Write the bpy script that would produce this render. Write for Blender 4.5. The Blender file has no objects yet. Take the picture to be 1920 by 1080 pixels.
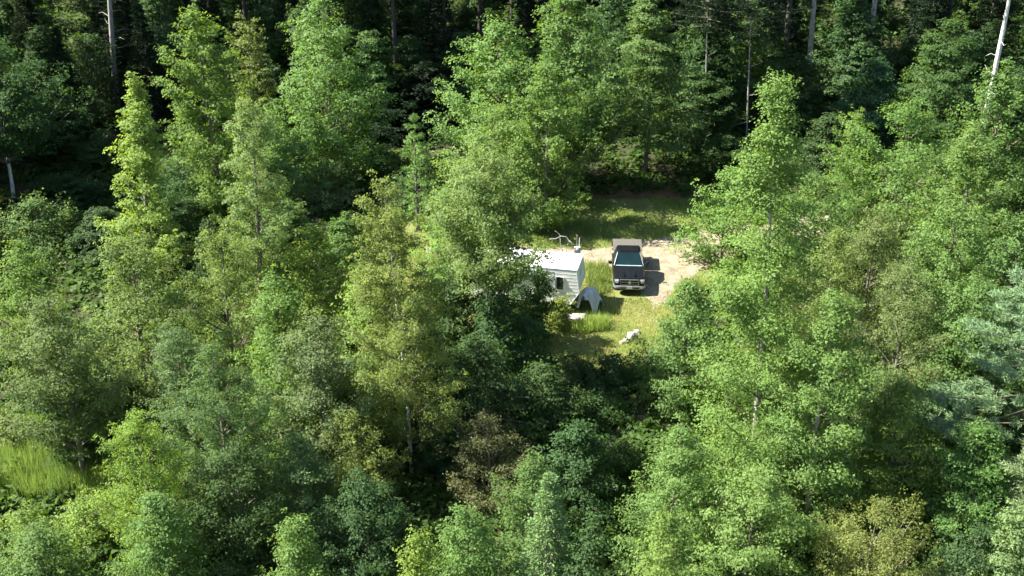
import bpy, bmesh, math, random
import numpy as np
from mathutils import Vector, Matrix, noise

# ------------------------------------------------------------------ camera, sky, sun, exposure
scene = bpy.context.scene
col = scene.collection
CAM_H, PITCH, F = 34.0, math.radians(26.0), 2300.0 / 1920.0      # F: focal length in picture widths
cam_data = bpy.data.cameras.new('camera')
cam = bpy.data.objects.new('camera', cam_data); col.objects.link(cam)
cam.location = (0, 0, CAM_H)
cam.rotation_euler = (math.pi / 2 - PITCH, 0, 0)
cam_data.sensor_width = 36.0; cam_data.lens = 36.0 * F
cam_data.clip_start = 0.5; cam_data.clip_end = 3000
scene.camera = cam

SUN_AZ, SUN_EL = math.radians(-86.0), math.radians(48.0)           # azimuth clockwise from +Y: sun stands at the left
world = bpy.data.worlds.new('World'); scene.world = world; world.use_nodes = True
wn = world.node_tree; wn.nodes.clear()
sky = wn.nodes.new('ShaderNodeTexSky'); sky.sky_type = 'NISHITA'; sky.sun_disc = False
sky.sun_elevation = SUN_EL; sky.sun_rotation = SUN_AZ % (2 * math.pi); sky.altitude = 200
bg = wn.nodes.new('ShaderNodeBackground'); bg.inputs[1].default_value = 0.065
wo = wn.nodes.new('ShaderNodeOutputWorld')
wn.links.new(sky.outputs[0], bg.inputs[0]); wn.links.new(bg.outputs[0], wo.inputs[0])
sd = bpy.data.lights.new('sun', 'SUN'); sd.energy = 5.0; sd.angle = math.radians(0.5); sd.color = (1.0, 0.95, 0.86)
sun = bpy.data.objects.new('sun', sd); col.objects.link(sun)
to_sun = Vector((math.sin(SUN_AZ) * math.cos(SUN_EL), math.cos(SUN_AZ) * math.cos(SUN_EL), math.sin(SUN_EL)))
sun.rotation_euler = (-to_sun).to_track_quat('-Z', 'Y').to_euler()
scene.view_settings.view_transform = 'Standard'; scene.view_settings.look = 'None'
scene.view_settings.exposure = 2.0; scene.view_settings.gamma = 1.0
scene.render.engine = 'CYCLES'
scene.cycles.use_denoising = True
scene.cycles.max_bounces = 4; scene.cycles.diffuse_bounces = 2; scene.cycles.use_adaptive_sampling = True; scene.cycles.adaptive_threshold = 0.03; scene.cycles.transmission_bounces = 4; scene.cycles.transparent_max_bounces = 4
scene.cycles.glossy_bounces = 3

CP, SP = math.cos(PITCH), math.sin(PITCH)
def at(px, py, Y):
    """point seen at photo pixel (px, py) that stands at distance Y from the camera's foot"""
    x = (px - 960) / 2300.0; y = (py - 540) / 2300.0
    t = Y / (CP - y * SP)
    return Vector((t * x, Y, CAM_H + t * (-SP - y * CP)))
def ground_at(px, py):
    x = (px - 960) / 2300.0; y = (py - 540) / 2300.0
    t = CAM_H / (SP + y * CP)
    return Vector((t * x, t * (CP - y * SP), 0))
def depth(p): return p.y * CP + (CAM_H - p.z) * SP

# ------------------------------------------------------------------ materials
MAT = {}
def new_mat(name):
    m = bpy.data.materials.new(name); m.use_nodes = True; MAT[name] = m
    nt = m.node_tree; return m, nt, nt.nodes['Principled BSDF'], nt.nodes['Material Output']
def N(nt, t, **kw):
    n = nt.nodes.new(t)
    for k, v in kw.items(): setattr(n, k, v)
    return n
def plain(name, c, rough=0.6, metal=0.0, spec=0.5, coat=0.0, var=0.12, scale=6.0, bump=0.0):
    m, nt, p, o = new_mat(name)
    tc = N(nt, 'ShaderNodeTexCoord'); nz = N(nt, 'ShaderNodeTexNoise'); nz.inputs['Scale'].default_value = scale; nz.inputs['Detail'].default_value = 6
    nt.links.new(tc.outputs['Object'], nz.inputs['Vector'])
    rp = N(nt, 'ShaderNodeValToRGB'); rp.color_ramp.elements[0].position = .3; rp.color_ramp.elements[1].position = .7
    rp.color_ramp.elements[0].color = (*[x * (1 - var) for x in c], 1); rp.color_ramp.elements[1].color = (*[min(1, x * (1 + var)) for x in c], 1)
    nt.links.new(nz.outputs[0], rp.inputs[0]); nt.links.new(rp.outputs[0], p.inputs['Base Color'])
    p.inputs['Roughness'].default_value = rough; p.inputs['Metallic'].default_value = metal
    p.inputs['Specular IOR Level'].default_value = spec; p.inputs['Coat Weight'].default_value = coat; p.inputs['Coat Roughness'].default_value = .05
    if bump:
        b = N(nt, 'ShaderNodeBump'); b.inputs['Strength'].default_value = bump; b.inputs['Distance'].default_value = .05
        nt.links.new(nz.outputs[0], b.inputs['Height']); nt.links.new(b.outputs[0], p.inputs['Normal'])
    return m
def leaf_material(name, trans=0.50, spec=0.18, rough=0.6, tmul=(1.3, 1.25, 0.4)):
    """colour of the plant comes from the object's colour, each leaf varies by its own 'v'"""
    m, nt, p, o = new_mat(name)
    oi = N(nt, 'ShaderNodeObjectInfo'); a = N(nt, 'ShaderNodeAttribute', attribute_name='v')
    mr = N(nt, 'ShaderNodeMapRange'); mr.inputs['To Min'].default_value = .55; mr.inputs['To Max'].default_value = 1.45
    nt.links.new(a.outputs['Fac'], mr.inputs['Value'])
    mul = N(nt, 'ShaderNodeVectorMath', operation='SCALE'); nt.links.new(oi.outputs['Color'], mul.inputs[0]); nt.links.new(mr.outputs[0], mul.inputs['Scale'])
    hs = N(nt, 'ShaderNodeHueSaturation'); nt.links.new(mul.outputs[0], hs.inputs['Color'])
    mh = N(nt, 'ShaderNodeMapRange'); mh.inputs['To Min'].default_value = .516; mh.inputs['To Max'].default_value = .488
    nt.links.new(a.outputs['Fac'], mh.inputs['Value']); nt.links.new(mh.outputs[0], hs.inputs['Hue'])
    nt.links.new(hs.outputs[0], p.inputs['Base Color'])
    p.inputs['Roughness'].default_value = rough; p.inputs['Specular IOR Level'].default_value = spec
    tm = N(nt, 'ShaderNodeVectorMath', operation='MULTIPLY'); tm.inputs[1].default_value = tmul; nt.links.new(hs.outputs[0], tm.inputs[0])
    tr = N(nt, 'ShaderNodeBsdfTranslucent'); nt.links.new(tm.outputs[0], tr.inputs[0])
    mx = N(nt, 'ShaderNodeMixShader'); mx.inputs[0].default_value = trans
    nt.links.new(p.outputs[0], mx.inputs[1]); nt.links.new(tr.outputs[0], mx.inputs[2]); nt.links.new(mx.outputs[0], o.inputs[0])
    return m
leaf_material('leaf')
leaf_material('needle', trans=0.20, spec=0.08, rough=.55, tmul=(1, 1, .6))
leaf_material('blade', trans=0.45, spec=0.25, rough=.6, tmul=(1.1, 1.1, .6))
plain('bark', (.16, .135, .11), .9, var=.35, scale=9, bump=.6)
plain('bark_shaded', (.055, .048, .04), .9, var=.35, scale=9, bump=.6)  # darker copy of the bark, the wood's shade put into its colour
plain('bark_grey', (.30, .28, .25), .9, var=.3, scale=7, bump=.5)
plain('bark_pale', (.62, .60, .56), .8, var=.25, scale=5, bump=.3)
plain('dead_wood', (.45, .42, .38), .85, var=.2, scale=8)

# ------------------------------------------------------------------ mesh helpers
def tag(o, label=None, cat=None, group=None, kind=None):
    if label: o['label'] = label
    if cat: o['category'] = cat
    if group: o['group'] = group
    if kind: o['kind'] = kind
    return o
def empty(name, loc=(0, 0, 0), rz=0.0):
    o = bpy.data.objects.new(name, None); col.objects.link(o); o.location = loc; o.rotation_euler = (0, 0, rz)
    o.empty_display_size = .3
    return o
def link(name, me, mat=None, parent=None):
    o = bpy.data.objects.new(name, me); col.objects.link(o)
    if mat is not None and not me.materials: me.materials.append(MAT[mat] if isinstance(mat, str) else mat)
    if parent is not None: o.parent = parent
    return o
def raw_mesh(name, co, faces_n, k, v=None):
    """numpy mesh: co (n,3), faces_n (m,k) with constant k"""
    me = bpy.data.meshes.new(name)
    m = len(faces_n)
    me.vertices.add(len(co)); me.vertices.foreach_set('co', np.ascontiguousarray(co, dtype=np.float32).ravel())
    me.loops.add(m * k); me.loops.foreach_set('vertex_index', np.ascontiguousarray(faces_n, dtype=np.int32).ravel())
    me.polygons.add(m); me.polygons.foreach_set('loop_start', np.arange(0, m * k, k, dtype=np.int32))
    me.update(calc_edges=True)
    if v is not None:
        a = me.attributes.new('v', 'FLOAT', 'FACE'); a.data.foreach_set('value', np.ascontiguousarray(v, dtype=np.float32))
    return me
def unit(a): return a / np.maximum(np.linalg.norm(a, axis=1, keepdims=True), 1e-6)
def leaves_mesh(name, c, n, size, v, rng, aspect=.78):
    """a pointed leaf of three corners for each leaf"""
    k = len(c); n = unit(n)
    t = unit(np.cross(n, unit(rng.normal(size=(k, 3))))); b = np.cross(n, t)
    L = (size * .5)[:, None]; W = L * aspect
    co = np.empty((k, 3, 3)); co[:, 0] = c + t * L; co[:, 1] = c - t * L * .8 + b * W; co[:, 2] = c - t * L * .8 - b * W
    return raw_mesh(name, co.reshape(-1, 3), np.arange(k * 3).reshape(k, 3), 3, v)
def blades_mesh(name, base, tip, width, v, rng):
    """a tapering blade (one triangle) from base to tip for each needle or grass blade"""
    k = len(base); d = tip - base
    s = unit(np.cross(d, rng.normal(size=(k, 3)))) * (np.asarray(width) * .5).reshape(-1, 1)
    co = np.empty((k, 3, 3)); co[:, 0] = base - s; co[:, 1] = base + s; co[:, 2] = tip
    return raw_mesh(name, co.reshape(-1, 3), np.arange(k * 3).reshape(k, 3), 3, v)
class Tubes:
    def __init__(s): s.v = []; s.f = []
    def add(s, pts, radii, sides=5):
        pts = np.asarray(pts, float); n = len(pts); b0 = len(s.v)
        for i in range(n):
            d = pts[min(i + 1, n - 1)] - pts[max(i - 1, 0)]; d /= max(np.linalg.norm(d), 1e-6)
            a = np.cross(d, (0, 0, 1) if abs(d[2]) < .9 else (1, 0, 0)); a /= np.linalg.norm(a); b = np.cross(d, a)
            for j in range(sides):
                q = 2 * math.pi * j / sides
                s.v.append(pts[i] + radii[i] * (math.cos(q) * a + math.sin(q) * b))
        for i in range(n - 1):
            for j in range(sides):
                p = b0 + i * sides + j; q = b0 + i * sides + (j + 1) % sides
                s.f.append((p, q, q + sides, p + sides))
        s.f.append(tuple(b0 + (n - 1) * sides + j for j in range(sides)))
    def mesh(s, name):
        me = bpy.data.meshes.new(name); me.from_pydata([tuple(x) for x in s.v], [], s.f); me.update()
        me.polygons.foreach_set('use_smooth', [True] * len(me.polygons)); return me

# ------------------------------------------------------------------ trees
def env(prof, t):
    t = min(max(t, 0.0), 1.0)
    if prof == 'oval': return max(.08, math.sin(math.pi * (0.07 + .93 * t) ** .80) ** .62)
    if prof == 'great': return max(.05, (1 - t ** 1.15) ** .95 * (.72 + .28 * min(1, t * 5)))
    if prof == 'cone': return max(.06, (1 - t) ** .8 * (0.75 + .25 * min(1, t * 6)))
    if prof == 'spire': return max(.05, (1 - t) * (0.8 + .2 * min(1, t * 8)))
    if prof == 'round': return max(.10, math.sqrt(max(0, 1 - (1.86 * t - .86) ** 2)) * (1 - .25 * t))
    if prof == 'dome': return max(.08, max(0, 1 - t ** 1.6) ** .7)
    if prof == 'column': return max(.2, (1 - t ** 4) ** .6 * (.75 + .25 * t))
    return 1.0
KIND = {   # profile, leaf size, flattening of leaf sprays, lift of limbs, looseness, droop
    'maple':  dict(prof='oval',  leaf=.20, flat=.60, lift=1.0, rnd=.50, droop=.10, clump=1.0),
    'great':  dict(prof='great', leaf=.20, flat=.60, lift=.85, rnd=.50, droop=.08, clump=1.0),
    'layer':  dict(prof='dome',  leaf=.20, flat=.30, lift=.25, rnd=.42, droop=.16, clump=1.0),
    'pyram':  dict(prof='cone',  leaf=.19, flat=.45, lift=.55, rnd=.45, droop=.12, clump=.9),
    'round':  dict(prof='round', leaf=.18, flat=.65, lift=.85, rnd=.50, droop=.08, clump=.95),
    'dome':   dict(prof='dome',  leaf=.18, flat=.65, lift=.80, rnd=.50, droop=.08, clump=.9),
    'birch':  dict(prof='oval',  leaf=.14, flat=.90, lift=.95, rnd=.85, droop=.25, clump=.75),
    'aspen':  dict(prof='column', leaf=.15, flat=.85, lift=.95, rnd=.75, droop=.10, clump=.75),
}
def broadleaf(seed, H, R, hb, kind, nleaf, lean=(0, 0), leafmul=1.0, trunk_r=None, gap=0.0):
    K = KIND[kind]; rng = np.random.default_rng(seed)
    tb = Tubes(); lb = Tubes()
    n = 9; zz = np.linspace(-.15, H * .93, n); s = np.linspace(0, 1, n)
    ph = rng.uniform(0, 6.28, 4)
    wob = .035 * H * .5
    tx = lean[0] * s ** 1.3 + wob * (np.sin(3 * s + ph[0]) - math.sin(ph[0])); ty = lean[1] * s ** 1.3 + wob * (np.sin(3.4 * s + ph[1]) - math.sin(ph[1]))
    trunk = np.stack([tx, ty, zz], 1)
    r0 = trunk_r or (.05 + .0115 * H)
    tb.add(trunk, r0 * (1.05 - .97 * s ** .9), 7)
    def tr(z):
        return np.array([np.interp(z, zz, tx), np.interp(z, zz, ty), z])
    nl = int(18 + R * 8 + H * 2.2)
    cent = []; size = []; outv = []
    lob = rng.uniform(0, 6.28, 3)
    for i in range(nl):
        t = ((i + .5) / nl) ** .92
        t = min(.995, max(0, t + rng.normal() * .03))
        az = i * 2.39996 + rng.normal() * .35
        lobes = 1 + .20 * math.sin(2 * az + lob[0] + 3 * t) + .16 * math.sin(3 * az + lob[1] - 7 * t)
        r = R * env(K['prof'], t) * rng.uniform(.68, 1.08) * lobes
        if gap and rng.random() < gap: r *= .45
        ht = hb + (H - hb) * t + rng.normal() * .1
        hs = max(hb * .55 + .1, ht - r * K['lift'] - .15)
        p0 = tr(min(hs, H * .93)); tip = tr(min(ht, H * .93)) + np.array([math.cos(az) * r, math.sin(az) * r, ht - min(ht, H * .93)])
        mid = (p0 + tip) / 2 + np.array([0, 0, .12 * r * (1 if K['lift'] < .5 else -.6)])
        sv = np.linspace(0, 1, 5)[:, None]
        cur = (1 - sv) ** 2 * p0 + 2 * sv * (1 - sv) * mid + sv ** 2 * tip
        lr = min(r0 * .45, .018 + .012 * r)
        lb.add(cur, lr * (1 - .88 * sv[:, 0]), 3)
        side = np.array([-math.sin(az), math.cos(az), 0])
        nt = int(3 + r * 3.2)
        for k in range(nt):
            w = 1 - .72 * (k / max(1, nt)) ** 1.1 if nt > 1 else 1
            q = (1 - w) ** 2 * p0 + 2 * w * (1 - w) * mid + w ** 2 * tip
            off = side * rng.normal() * (.16 + .30 * r * (1.15 - w)) + np.array([0, 0, rng.normal() * .10 * (1 + K['flat'])])
            cc = q + off
            cent.append(cc); size.append((.20 + .055 * R + .10 * rng.random()) * K['clump'] * rng.choice([.7, 1, 1.25], p=[.35, .45, .2]))
            outv.append(np.array([cc[0] - tx[-1] * .5, cc[1] - ty[-1] * .5, .35 * R * (t - .3)]))
        if rng.random() < .75:                                      # a shoot that stands clear of the outline
            cc = tip + np.array([math.cos(az) * .6, math.sin(az) * .6, 1.1]) * rng.uniform(.15, .50)
            cent.append(cc); size.append(.14 + .06 * rng.random()); outv.append(np.array([math.cos(az), math.sin(az), .4]))
    zc = hb + .4                                                   # short leafy twigs close to the trunk
    while zc < H * .9:
        az = rng.uniform(0, 6.28); r = R * env(K['prof'], (zc - hb) / (H - hb)) * rng.uniform(.12, .55)
        cc = tr(zc) + np.array([math.cos(az) * r, math.sin(az) * r, 0]); cent.append(cc); size.append((.26 + .05 * R) * K['clump']); outv.append(np.array([math.cos(az), math.sin(az), .2]))
        zc += rng.uniform(.06, .20)
    for k in range(5):
        cent.append(tr(H * .93) + np.array([rng.normal() * .12, rng.normal() * .12, H * .07 * (k / 4)])); size.append(.26 - .03 * k); outv.append(np.array([0, 0, 1.]))
    cent = np.array(cent); size = np.array(size); outv = unit(np.array(outv))
    w = size ** 2; w = w / w.sum()
    idx = rng.choice(len(cent), nleaf, p=w)
    p = unit(rng.normal(size=(nleaf, 3))) * (rng.random((nleaf, 1)) ** .42)
    p[:, 2] = np.where(p[:, 2] < -.2, -p[:, 2] * .6, p[:, 2])
    sc = size[idx][:, None]
    pos = cent[idx] + p * sc * np.array([1.25, 1.25, K['flat'] * 1.25])
    pos[:, 2] -= K['droop'] * sc[:, 0] * (p[:, 0] ** 2 + p[:, 1] ** 2) * 1.6
    nrm = np.array([0, 0, .62]) + .50 * p + .55 * outv[idx] + K['rnd'] * rng.normal(size=(nleaf, 3))
    cv = np.clip(rng.normal(.5, .17, len(cent)), 0, 1)
    v = np.clip(cv[idx] * .6 + .4 * rng.random(nleaf), 0, 1)
    ls = K['leaf'] * leafmul * rng.uniform(.5, 1.28, nleaf)
    return (tb.mesh('trunk'), lb.mesh('branches')), leaves_mesh('crown', pos, nrm, ls, v, rng)
def conifer(seed, H, R, hb, style, nneedle, lean=(0, 0), trunk_r=None, wmul=1.0, spacing=None, tuft=1.0):
    """style 'pine': tiers of flat tufted plates; 'spruce': drooping narrow cone"""
    rng = np.random.default_rng(seed); tb = Tubes(); lb = Tubes()
    n = 9; s = np.linspace(0, 1, n); zz = np.linspace(-.15, H * .99, n)
    tx = lean[0] * s; ty = lean[1] * s
    r0 = trunk_r or (.05 + .012 * H)
    tb.add(np.stack([tx, ty, zz], 1), r0 * (1.03 - s ** .9), 8)
    cent = []; size = []; flat = []; out = []
    step = spacing or (.50 if style == 'pine' else .24)
    z = hb
    tier = 0
    while z < H - .15:
        t = (z - hb) / (H - hb)
        if style == 'pine': rr = R * max(.10, (1 - t) ** .7 * (.7 + .3 * min(1, t * 5)))
        else: rr = R * max(.05, (1 - t) ** .95)
        nb = 5 if style == 'pine' else 7
        a0 = rng.uniform(0, 6.28)
        for b in range(nb):
            az = a0 + b * 6.283 / nb + rng.normal() * .2
            r = rr * rng.uniform(.62, 1.12)
            p0 = np.array([np.interp(z, zz, tx), np.interp(z, zz, ty), z + rng.normal() * .06])
            up = (.10 + .35 * t) if style == 'pine' else (-.22 + .5 * t)
            d = np.array([math.cos(az), math.sin(az), 0]); sd_ = np.array([-d[1], d[0], 0])
            tip = p0 + d * r + np.array([0, 0, up * r])
            mid = (p0 + tip) / 2 + np.array([0, 0, -.06 * r if style == 'pine' else .06 * r])
            sv = np.linspace(0, 1, 4)[:, None]
            lb.add((1 - sv) ** 2 * p0 + 2 * sv * (1 - sv) * mid + sv ** 2 * tip, (.012 + .011 * r) * (1 - .85 * sv[:, 0]), 3)
            nt = int(2 + r * (3.6 if style == 'pine' else 4.5))
            for k in range(nt):
                w = 1 - .75 * k / nt
                q = (1 - w) ** 2 * p0 + 2 * w * (1 - w) * mid + w ** 2 * tip
                lat = rng.normal() * (.12 + .30 * r * (1.1 - w)) * tuft
                cc = q + sd_ * lat + np.array([0, 0, rng.normal() * .05])
                cent.append(cc); size.append(rng.uniform(.22, .42) * tuft if style == 'pine' else rng.uniform(.13, .26)); out.append(d * .9 + sd_ * np.sign(lat) * .5)
        z += step * rng.uniform(.75, 1.25) * (1.25 if style == 'pine' and H > 12 else 1); tier += 1
    for k in range(4):
        cent.append(np.array([tx[-1], ty[-1], H - .12 * k])); size.append(.12 + .03 * k); out.append(np.array([0, 0, 1.]))
    cent = np.array(cent); size = np.array(size); out = unit(np.array(out))
    w = size ** 2; w /= w.sum(); idx = rng.choice(len(cent), nneedle, p=w)
    p = unit(rng.normal(size=(nneedle, 3))) * rng.random((nneedle, 1)) ** .5
    fl = .45 if style == 'pine' else .35
    base = cent[idx] + p * size[idx][:, None] * np.array([1.1, 1.1, fl])
    ln = (rng.uniform(.14, .24, nneedle) if style == 'pine' else rng.uniform(.07, .13, nneedle))[:, None]
    d = unit(out[idx] * .9 + .7 * rng.normal(size=(nneedle, 3)) + np.array([0, 0, .35 if style == 'pine' else .05]))
    cv = np.clip(rng.normal(.5, .15, len(cent)), 0, 1)
    v = np.clip(cv[idx] * .6 + .4 * rng.random(nneedle), 0, 1)
    wd = np.full(nneedle, (.030 if style == 'pine' else .036) * wmul); ln = ln * (1 + .5 * (wmul - 1))
    return (tb.mesh('trunk'), lb.mesh('branches')), blades_mesh('crown', base, base + d * ln, wd, v, rng)

COL = dict(  # deep and dark put the shade of the wood into the leaf colour
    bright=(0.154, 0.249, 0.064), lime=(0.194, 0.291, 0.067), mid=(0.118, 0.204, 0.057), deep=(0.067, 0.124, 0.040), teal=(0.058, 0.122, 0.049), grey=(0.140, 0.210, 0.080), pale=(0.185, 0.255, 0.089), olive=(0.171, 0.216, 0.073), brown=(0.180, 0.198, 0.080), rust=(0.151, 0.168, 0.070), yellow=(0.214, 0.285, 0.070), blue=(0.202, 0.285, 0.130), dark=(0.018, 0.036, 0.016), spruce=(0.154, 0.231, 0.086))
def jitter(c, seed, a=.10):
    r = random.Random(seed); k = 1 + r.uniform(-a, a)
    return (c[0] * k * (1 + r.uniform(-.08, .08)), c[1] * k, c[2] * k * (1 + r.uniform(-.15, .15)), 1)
def put_tree(name, base, rz, trunk_me, crown_me, colour, label, cat='tree', group=None, bark='bark', leafmat='leaf'):
    e = empty(name, base, rz)
    tag(e, label, cat, group)
    link('trunk', trunk_me[0], bark, e); link('branches', trunk_me[1], 'bark', e)
    c = link('crown', crown_me, leafmat, e); c.color = colour
    return e
SEED = [100]
def tree(name, kind, px, py, Y, wpx, colour, label, group, hb=.12, bark='bark', nl=None, lean=(0, 0), leafmul=1.0, gap=0.05, cat='tree', trunk_r=None):
    """a broadleaf whose top stands at photo pixel (px, py), Y metres from the camera's foot, with a crown wpx pixels wide"""
    SEED[0] += 1
    top = at(px, py, Y); H = max(1.2, top.z); R = .5 * wpx * depth(top) / 2300.0
    lm = min(1.05, max(.62, depth(top) / 82.0)); leafmul *= lm
    if nl is None: nl = 470 * R * (H + R) / lm ** 2
    nl = int(min(70000, max(6000, nl * (1.45 if kind in ('birch', 'aspen') else 1.0))))
    tb, cm = broadleaf(SEED[0], H, R * 1.28, hb * H, kind, nl, lean, leafmul, trunk_r, gap)
    return put_tree(name, (top.x - lean[0], Y - lean[1], 0), 0, tb, cm, jitter(COL[colour], SEED[0]), label, cat, group, bark)
def needle_tree(name, style, px, py, Y, wpx, colour, label, group, hb=.08, nn=None, lean=(0, 0), H=None, bark='bark', trunk_r=None, wmul=1.5, spacing=None, tuft=1.0):
    SEED[0] += 1
    top = at(px, py, Y)
    H_ = H or max(1.5, top.z); R = .5 * wpx * depth(top) / 2300.0
    if nn is None: nn = int(min(46000, max(9000, 1500 * R * H_)))
    tb, cm = conifer(SEED[0], H_, R, hb * H_, style, nn, lean, trunk_r, wmul, spacing, tuft)
    return put_tree(name, (top.x - lean[0], Y - lean[1], 0), 0, tb, cm, jitter(COL[colour], SEED[0]), label, 'tree', group, bark, 'needle')

# ------------------------------------------------------------------ the ground
def floor_material(name, stops, scale, bump=.5, scale2=40.0, rough=.95):
    m, nt, p, o = new_mat(name)
    tc = N(nt, 'ShaderNodeTexCoord')
    n1 = N(nt, 'ShaderNodeTexNoise'); n1.inputs['Scale'].default_value = scale; n1.inputs['Detail'].default_value = 8; n1.inputs['Roughness'].default_value = .65
    n2 = N(nt, 'ShaderNodeTexNoise'); n2.inputs['Scale'].default_value = scale2; n2.inputs['Detail'].default_value = 4
    nt.links.new(tc.outputs['Object'], n1.inputs['Vector']); nt.links.new(tc.outputs['Object'], n2.inputs['Vector'])
    mx = N(nt, 'ShaderNodeMath', operation='MULTIPLY_ADD'); mx.inputs[1].default_value = .35; nt.links.new(n2.outputs[0], mx.inputs[0])
    sc_ = N(nt, 'ShaderNodeMath', operation='MULTIPLY'); sc_.inputs[1].default_value = .65; nt.links.new(n1.outputs[0], sc_.inputs[0]); nt.links.new(sc_.outputs[0], mx.inputs[2])
    rp = N(nt, 'ShaderNodeValToRGB'); cr = rp.color_ramp
    while len(cr.elements) < len(stops): cr.elements.new(.5)
    for e, (q, c) in zip(cr.elements, stops): e.position = q; e.color = (*c, 1)
    nt.links.new(mx.outputs[0], rp.inputs[0]); nt.links.new(rp.outputs[0], p.inputs['Base Color'])
    p.inputs['Roughness'].default_value = rough; p.inputs['Specular IOR Level'].default_value = .2
    b = N(nt, 'ShaderNodeBump'); b.inputs['Strength'].default_value = bump; b.inputs['Distance'].default_value = .08
    nt.links.new(mx.outputs[0], b.inputs['Height']); nt.links.new(b.outputs[0], p.inputs['Normal'])
    return m
floor_material('forest_floor', [(.3, (.024, .032, .012)), (.5, (.042, .038, .020)), (.7, (.032, .048, .016))], .9)
floor_material('meadow_soil', [(.3, (.080, .115, .028)), (.5, (.155, .165, .055)), (.66, (.11, .15, .036))], .8)
floor_material('dirt', [(.36, (.10, .085, .055)), (.5, (.22, .185, .125)), (.64, (.33, .285, .20))], .9, bump=.8, scale2=18)
floor_material('gravel_grey', [(.3, (.24, .22, .20)), (.6, (.40, .37, .34))], 2.0, bump=.8, scale2=22)
rnd = random.Random(7)
g = bpy.data.meshes.new('ground')
S = 900
g.from_pydata([(-S, -300, 0), (S, -300, 0), (S, 1500, 0), (-S, 1500, 0)], [], [(0, 1, 2, 3)])
tag(link('ground', g, 'forest_floor'), kind='structure', label='dark leaf littered forest floor under the trees')
def rough_outline(pts, step=.5, amp=.35, seed=0):
    out = []
    for i in range(len(pts)):
        a, b = Vector(pts[i][:2]), Vector(pts[(i + 1) % len(pts)][:2]); n = max(1, int((b - a).length / step))
        for k in range(n):
            p = a.lerp(b, k / n); q = Vector((p.x * .7, p.y * .7, seed))
            out.append((p.x + amp * noise.noise(q) + .4 * amp * noise.noise(q * 3.1), p.y + amp * noise.noise(q + Vector((9, 4, 2))) * 1.3))
    return out
def sheet(name, px_pts, z, mat, amp=.35, seed=0, label=None, world=False):
    pts = [p if world else ground_at(*p) for p in px_pts]
    o = rough_outline(pts, .5, amp, seed)
    bm = bmesh.new(); vs = [bm.verts.new((x, y, z)) for x, y in o]; f = bm.faces.new(vs)
    if f.normal.z < 0: f.normal_flip()
    f.normal_update()
    if f.normal.z < 0: bmesh.ops.reverse_faces(bm, faces=[f])
    bmesh.ops.triangulate(bm, faces=bm.faces[:])
    me = bpy.data.meshes.new(name); bm.to_mesh(me); bm.free()
    tag(link(name, me, mat), kind='structure', label=label)
    return np.array(o)
CLEAR = sheet('clearing', [(640, 440), (820, 390), (1060, 368), (1330, 366), (1400, 400), (1420, 470), (1330, 540), (1270, 610), (1215, 668), (1150, 700), (1060, 700), (1000, 650), (860, 610), (640, 520)], .004, 'meadow_soil', .5, 1, 'sunlit clearing of patchy grass')
DRIVE = sheet('dirt_drive', [(1560, 400), (1330, 432), (1240, 447), (1180, 460), (1100, 468), (850, 458), (800, 462), (800, 474), (850, 486), (1100, 494), (1146, 500), (1160, 520), (1205, 548), (1222, 580), (1248, 570), (1262, 540), (1300, 520), (1345, 490), (1560, 470)], .008, 'dirt', .35, 2, 'sandy dirt drive running behind the trailer and truck')
floor_material('litter', [(.35, (.055, .032, .018)), (.5, (.11, .065, .035)), (.65, (.15, .095, .05))], 1.2)
LITTER = sheet('leaf_litter', [(1040, 352), (1120, 345), (1340, 344), (1380, 366), (1300, 374), (1180, 371), (1080, 378)], .012, 'litter', .5, 9, 'brown leaf litter under the trees at the back of the clearing')
BANK = sheet('grass_bank', [(-120, 800), (120, 800), (230, 830), (240, 880), (180, 930), (60, 940), (-120, 940)], .004, 'meadow_soil', .5, 5, 'overgrown grassy bank at the lower left')
def inside(poly, x, y):
    c = np.zeros(len(x), bool); n = len(poly); j = n - 1
    for i in range(n):
        xi, yi = poly[i]; xj, yj = poly[j]
        if yi != yj:
            k = ((yi > y) != (yj > y)) & (x < (xj - xi) * (y - yi) / (yj - yi) + xi); c ^= k
        j = i
    return c
rng0 = np.random.default_rng(3)
def nz2(x, y, s, o):                                             # smooth patch noise
    return (np.sin(x * s + o) * np.cos(y * s * 1.3 + 2 * o) + np.sin(x * s * 2.3 + y * s * 1.7 + o) * .6) * .5
def grass(name, poly, n, hmin, hmax, colour, label, exclude=None, keep=None, width=.028, lean=.35, seed=0):
    rng = np.random.default_rng(seed)
    lo, hi = poly.min(0), poly.max(0)
    x = rng.uniform(lo[0], hi[0], n * 3); y = rng.uniform(lo[1], hi[1], n * 3)
    m = inside(poly, x, y)
    if exclude is not None: m &= ~inside(exclude, x + rng.normal(size=len(x)) * .18, y + rng.normal(size=len(x)) * .22)
    if keep is not None: m &= keep(x, y, rng)
    x, y = x[m][:n], y[m][:n]; k = len(x)
    h = rng.uniform(hmin, hmax, k) * (1 + .45 * nz2(x, y, 1.1, seed))
    base = np.stack([x, y, np.zeros(k)], 1)
    tip = base + np.stack([rng.normal(size=k) * lean * h, rng.normal(size=k) * lean * h, h], 1)
    v = np.clip(.5 + .35 * nz2(x, y, .8, seed + 2) + rng.normal(size=k) * .2, 0, 1)
    o = link(name, blades_mesh(name, base, tip, np.full(k, width), v, rng), 'blade'); o.color = (*colour, 1)
    tag(o, label, 'grass', kind='stuff'); return o
truck_box = lambda x, y: ~((np.abs(x - 7.45) < 1.05) & (y > 68.2) & (y < 74.8))
grass('grass', CLEAR, 60000, .10, .30, (.22, .31, .07), 'short green grass over the clearing', DRIVE, lambda x, y, r: truck_box(x, y) & ~inside(LITTER, x, y) & (nz2(x, y, .55, 3) + r.normal(size=len(x)) * .35 > -.15), seed=11)
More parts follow.
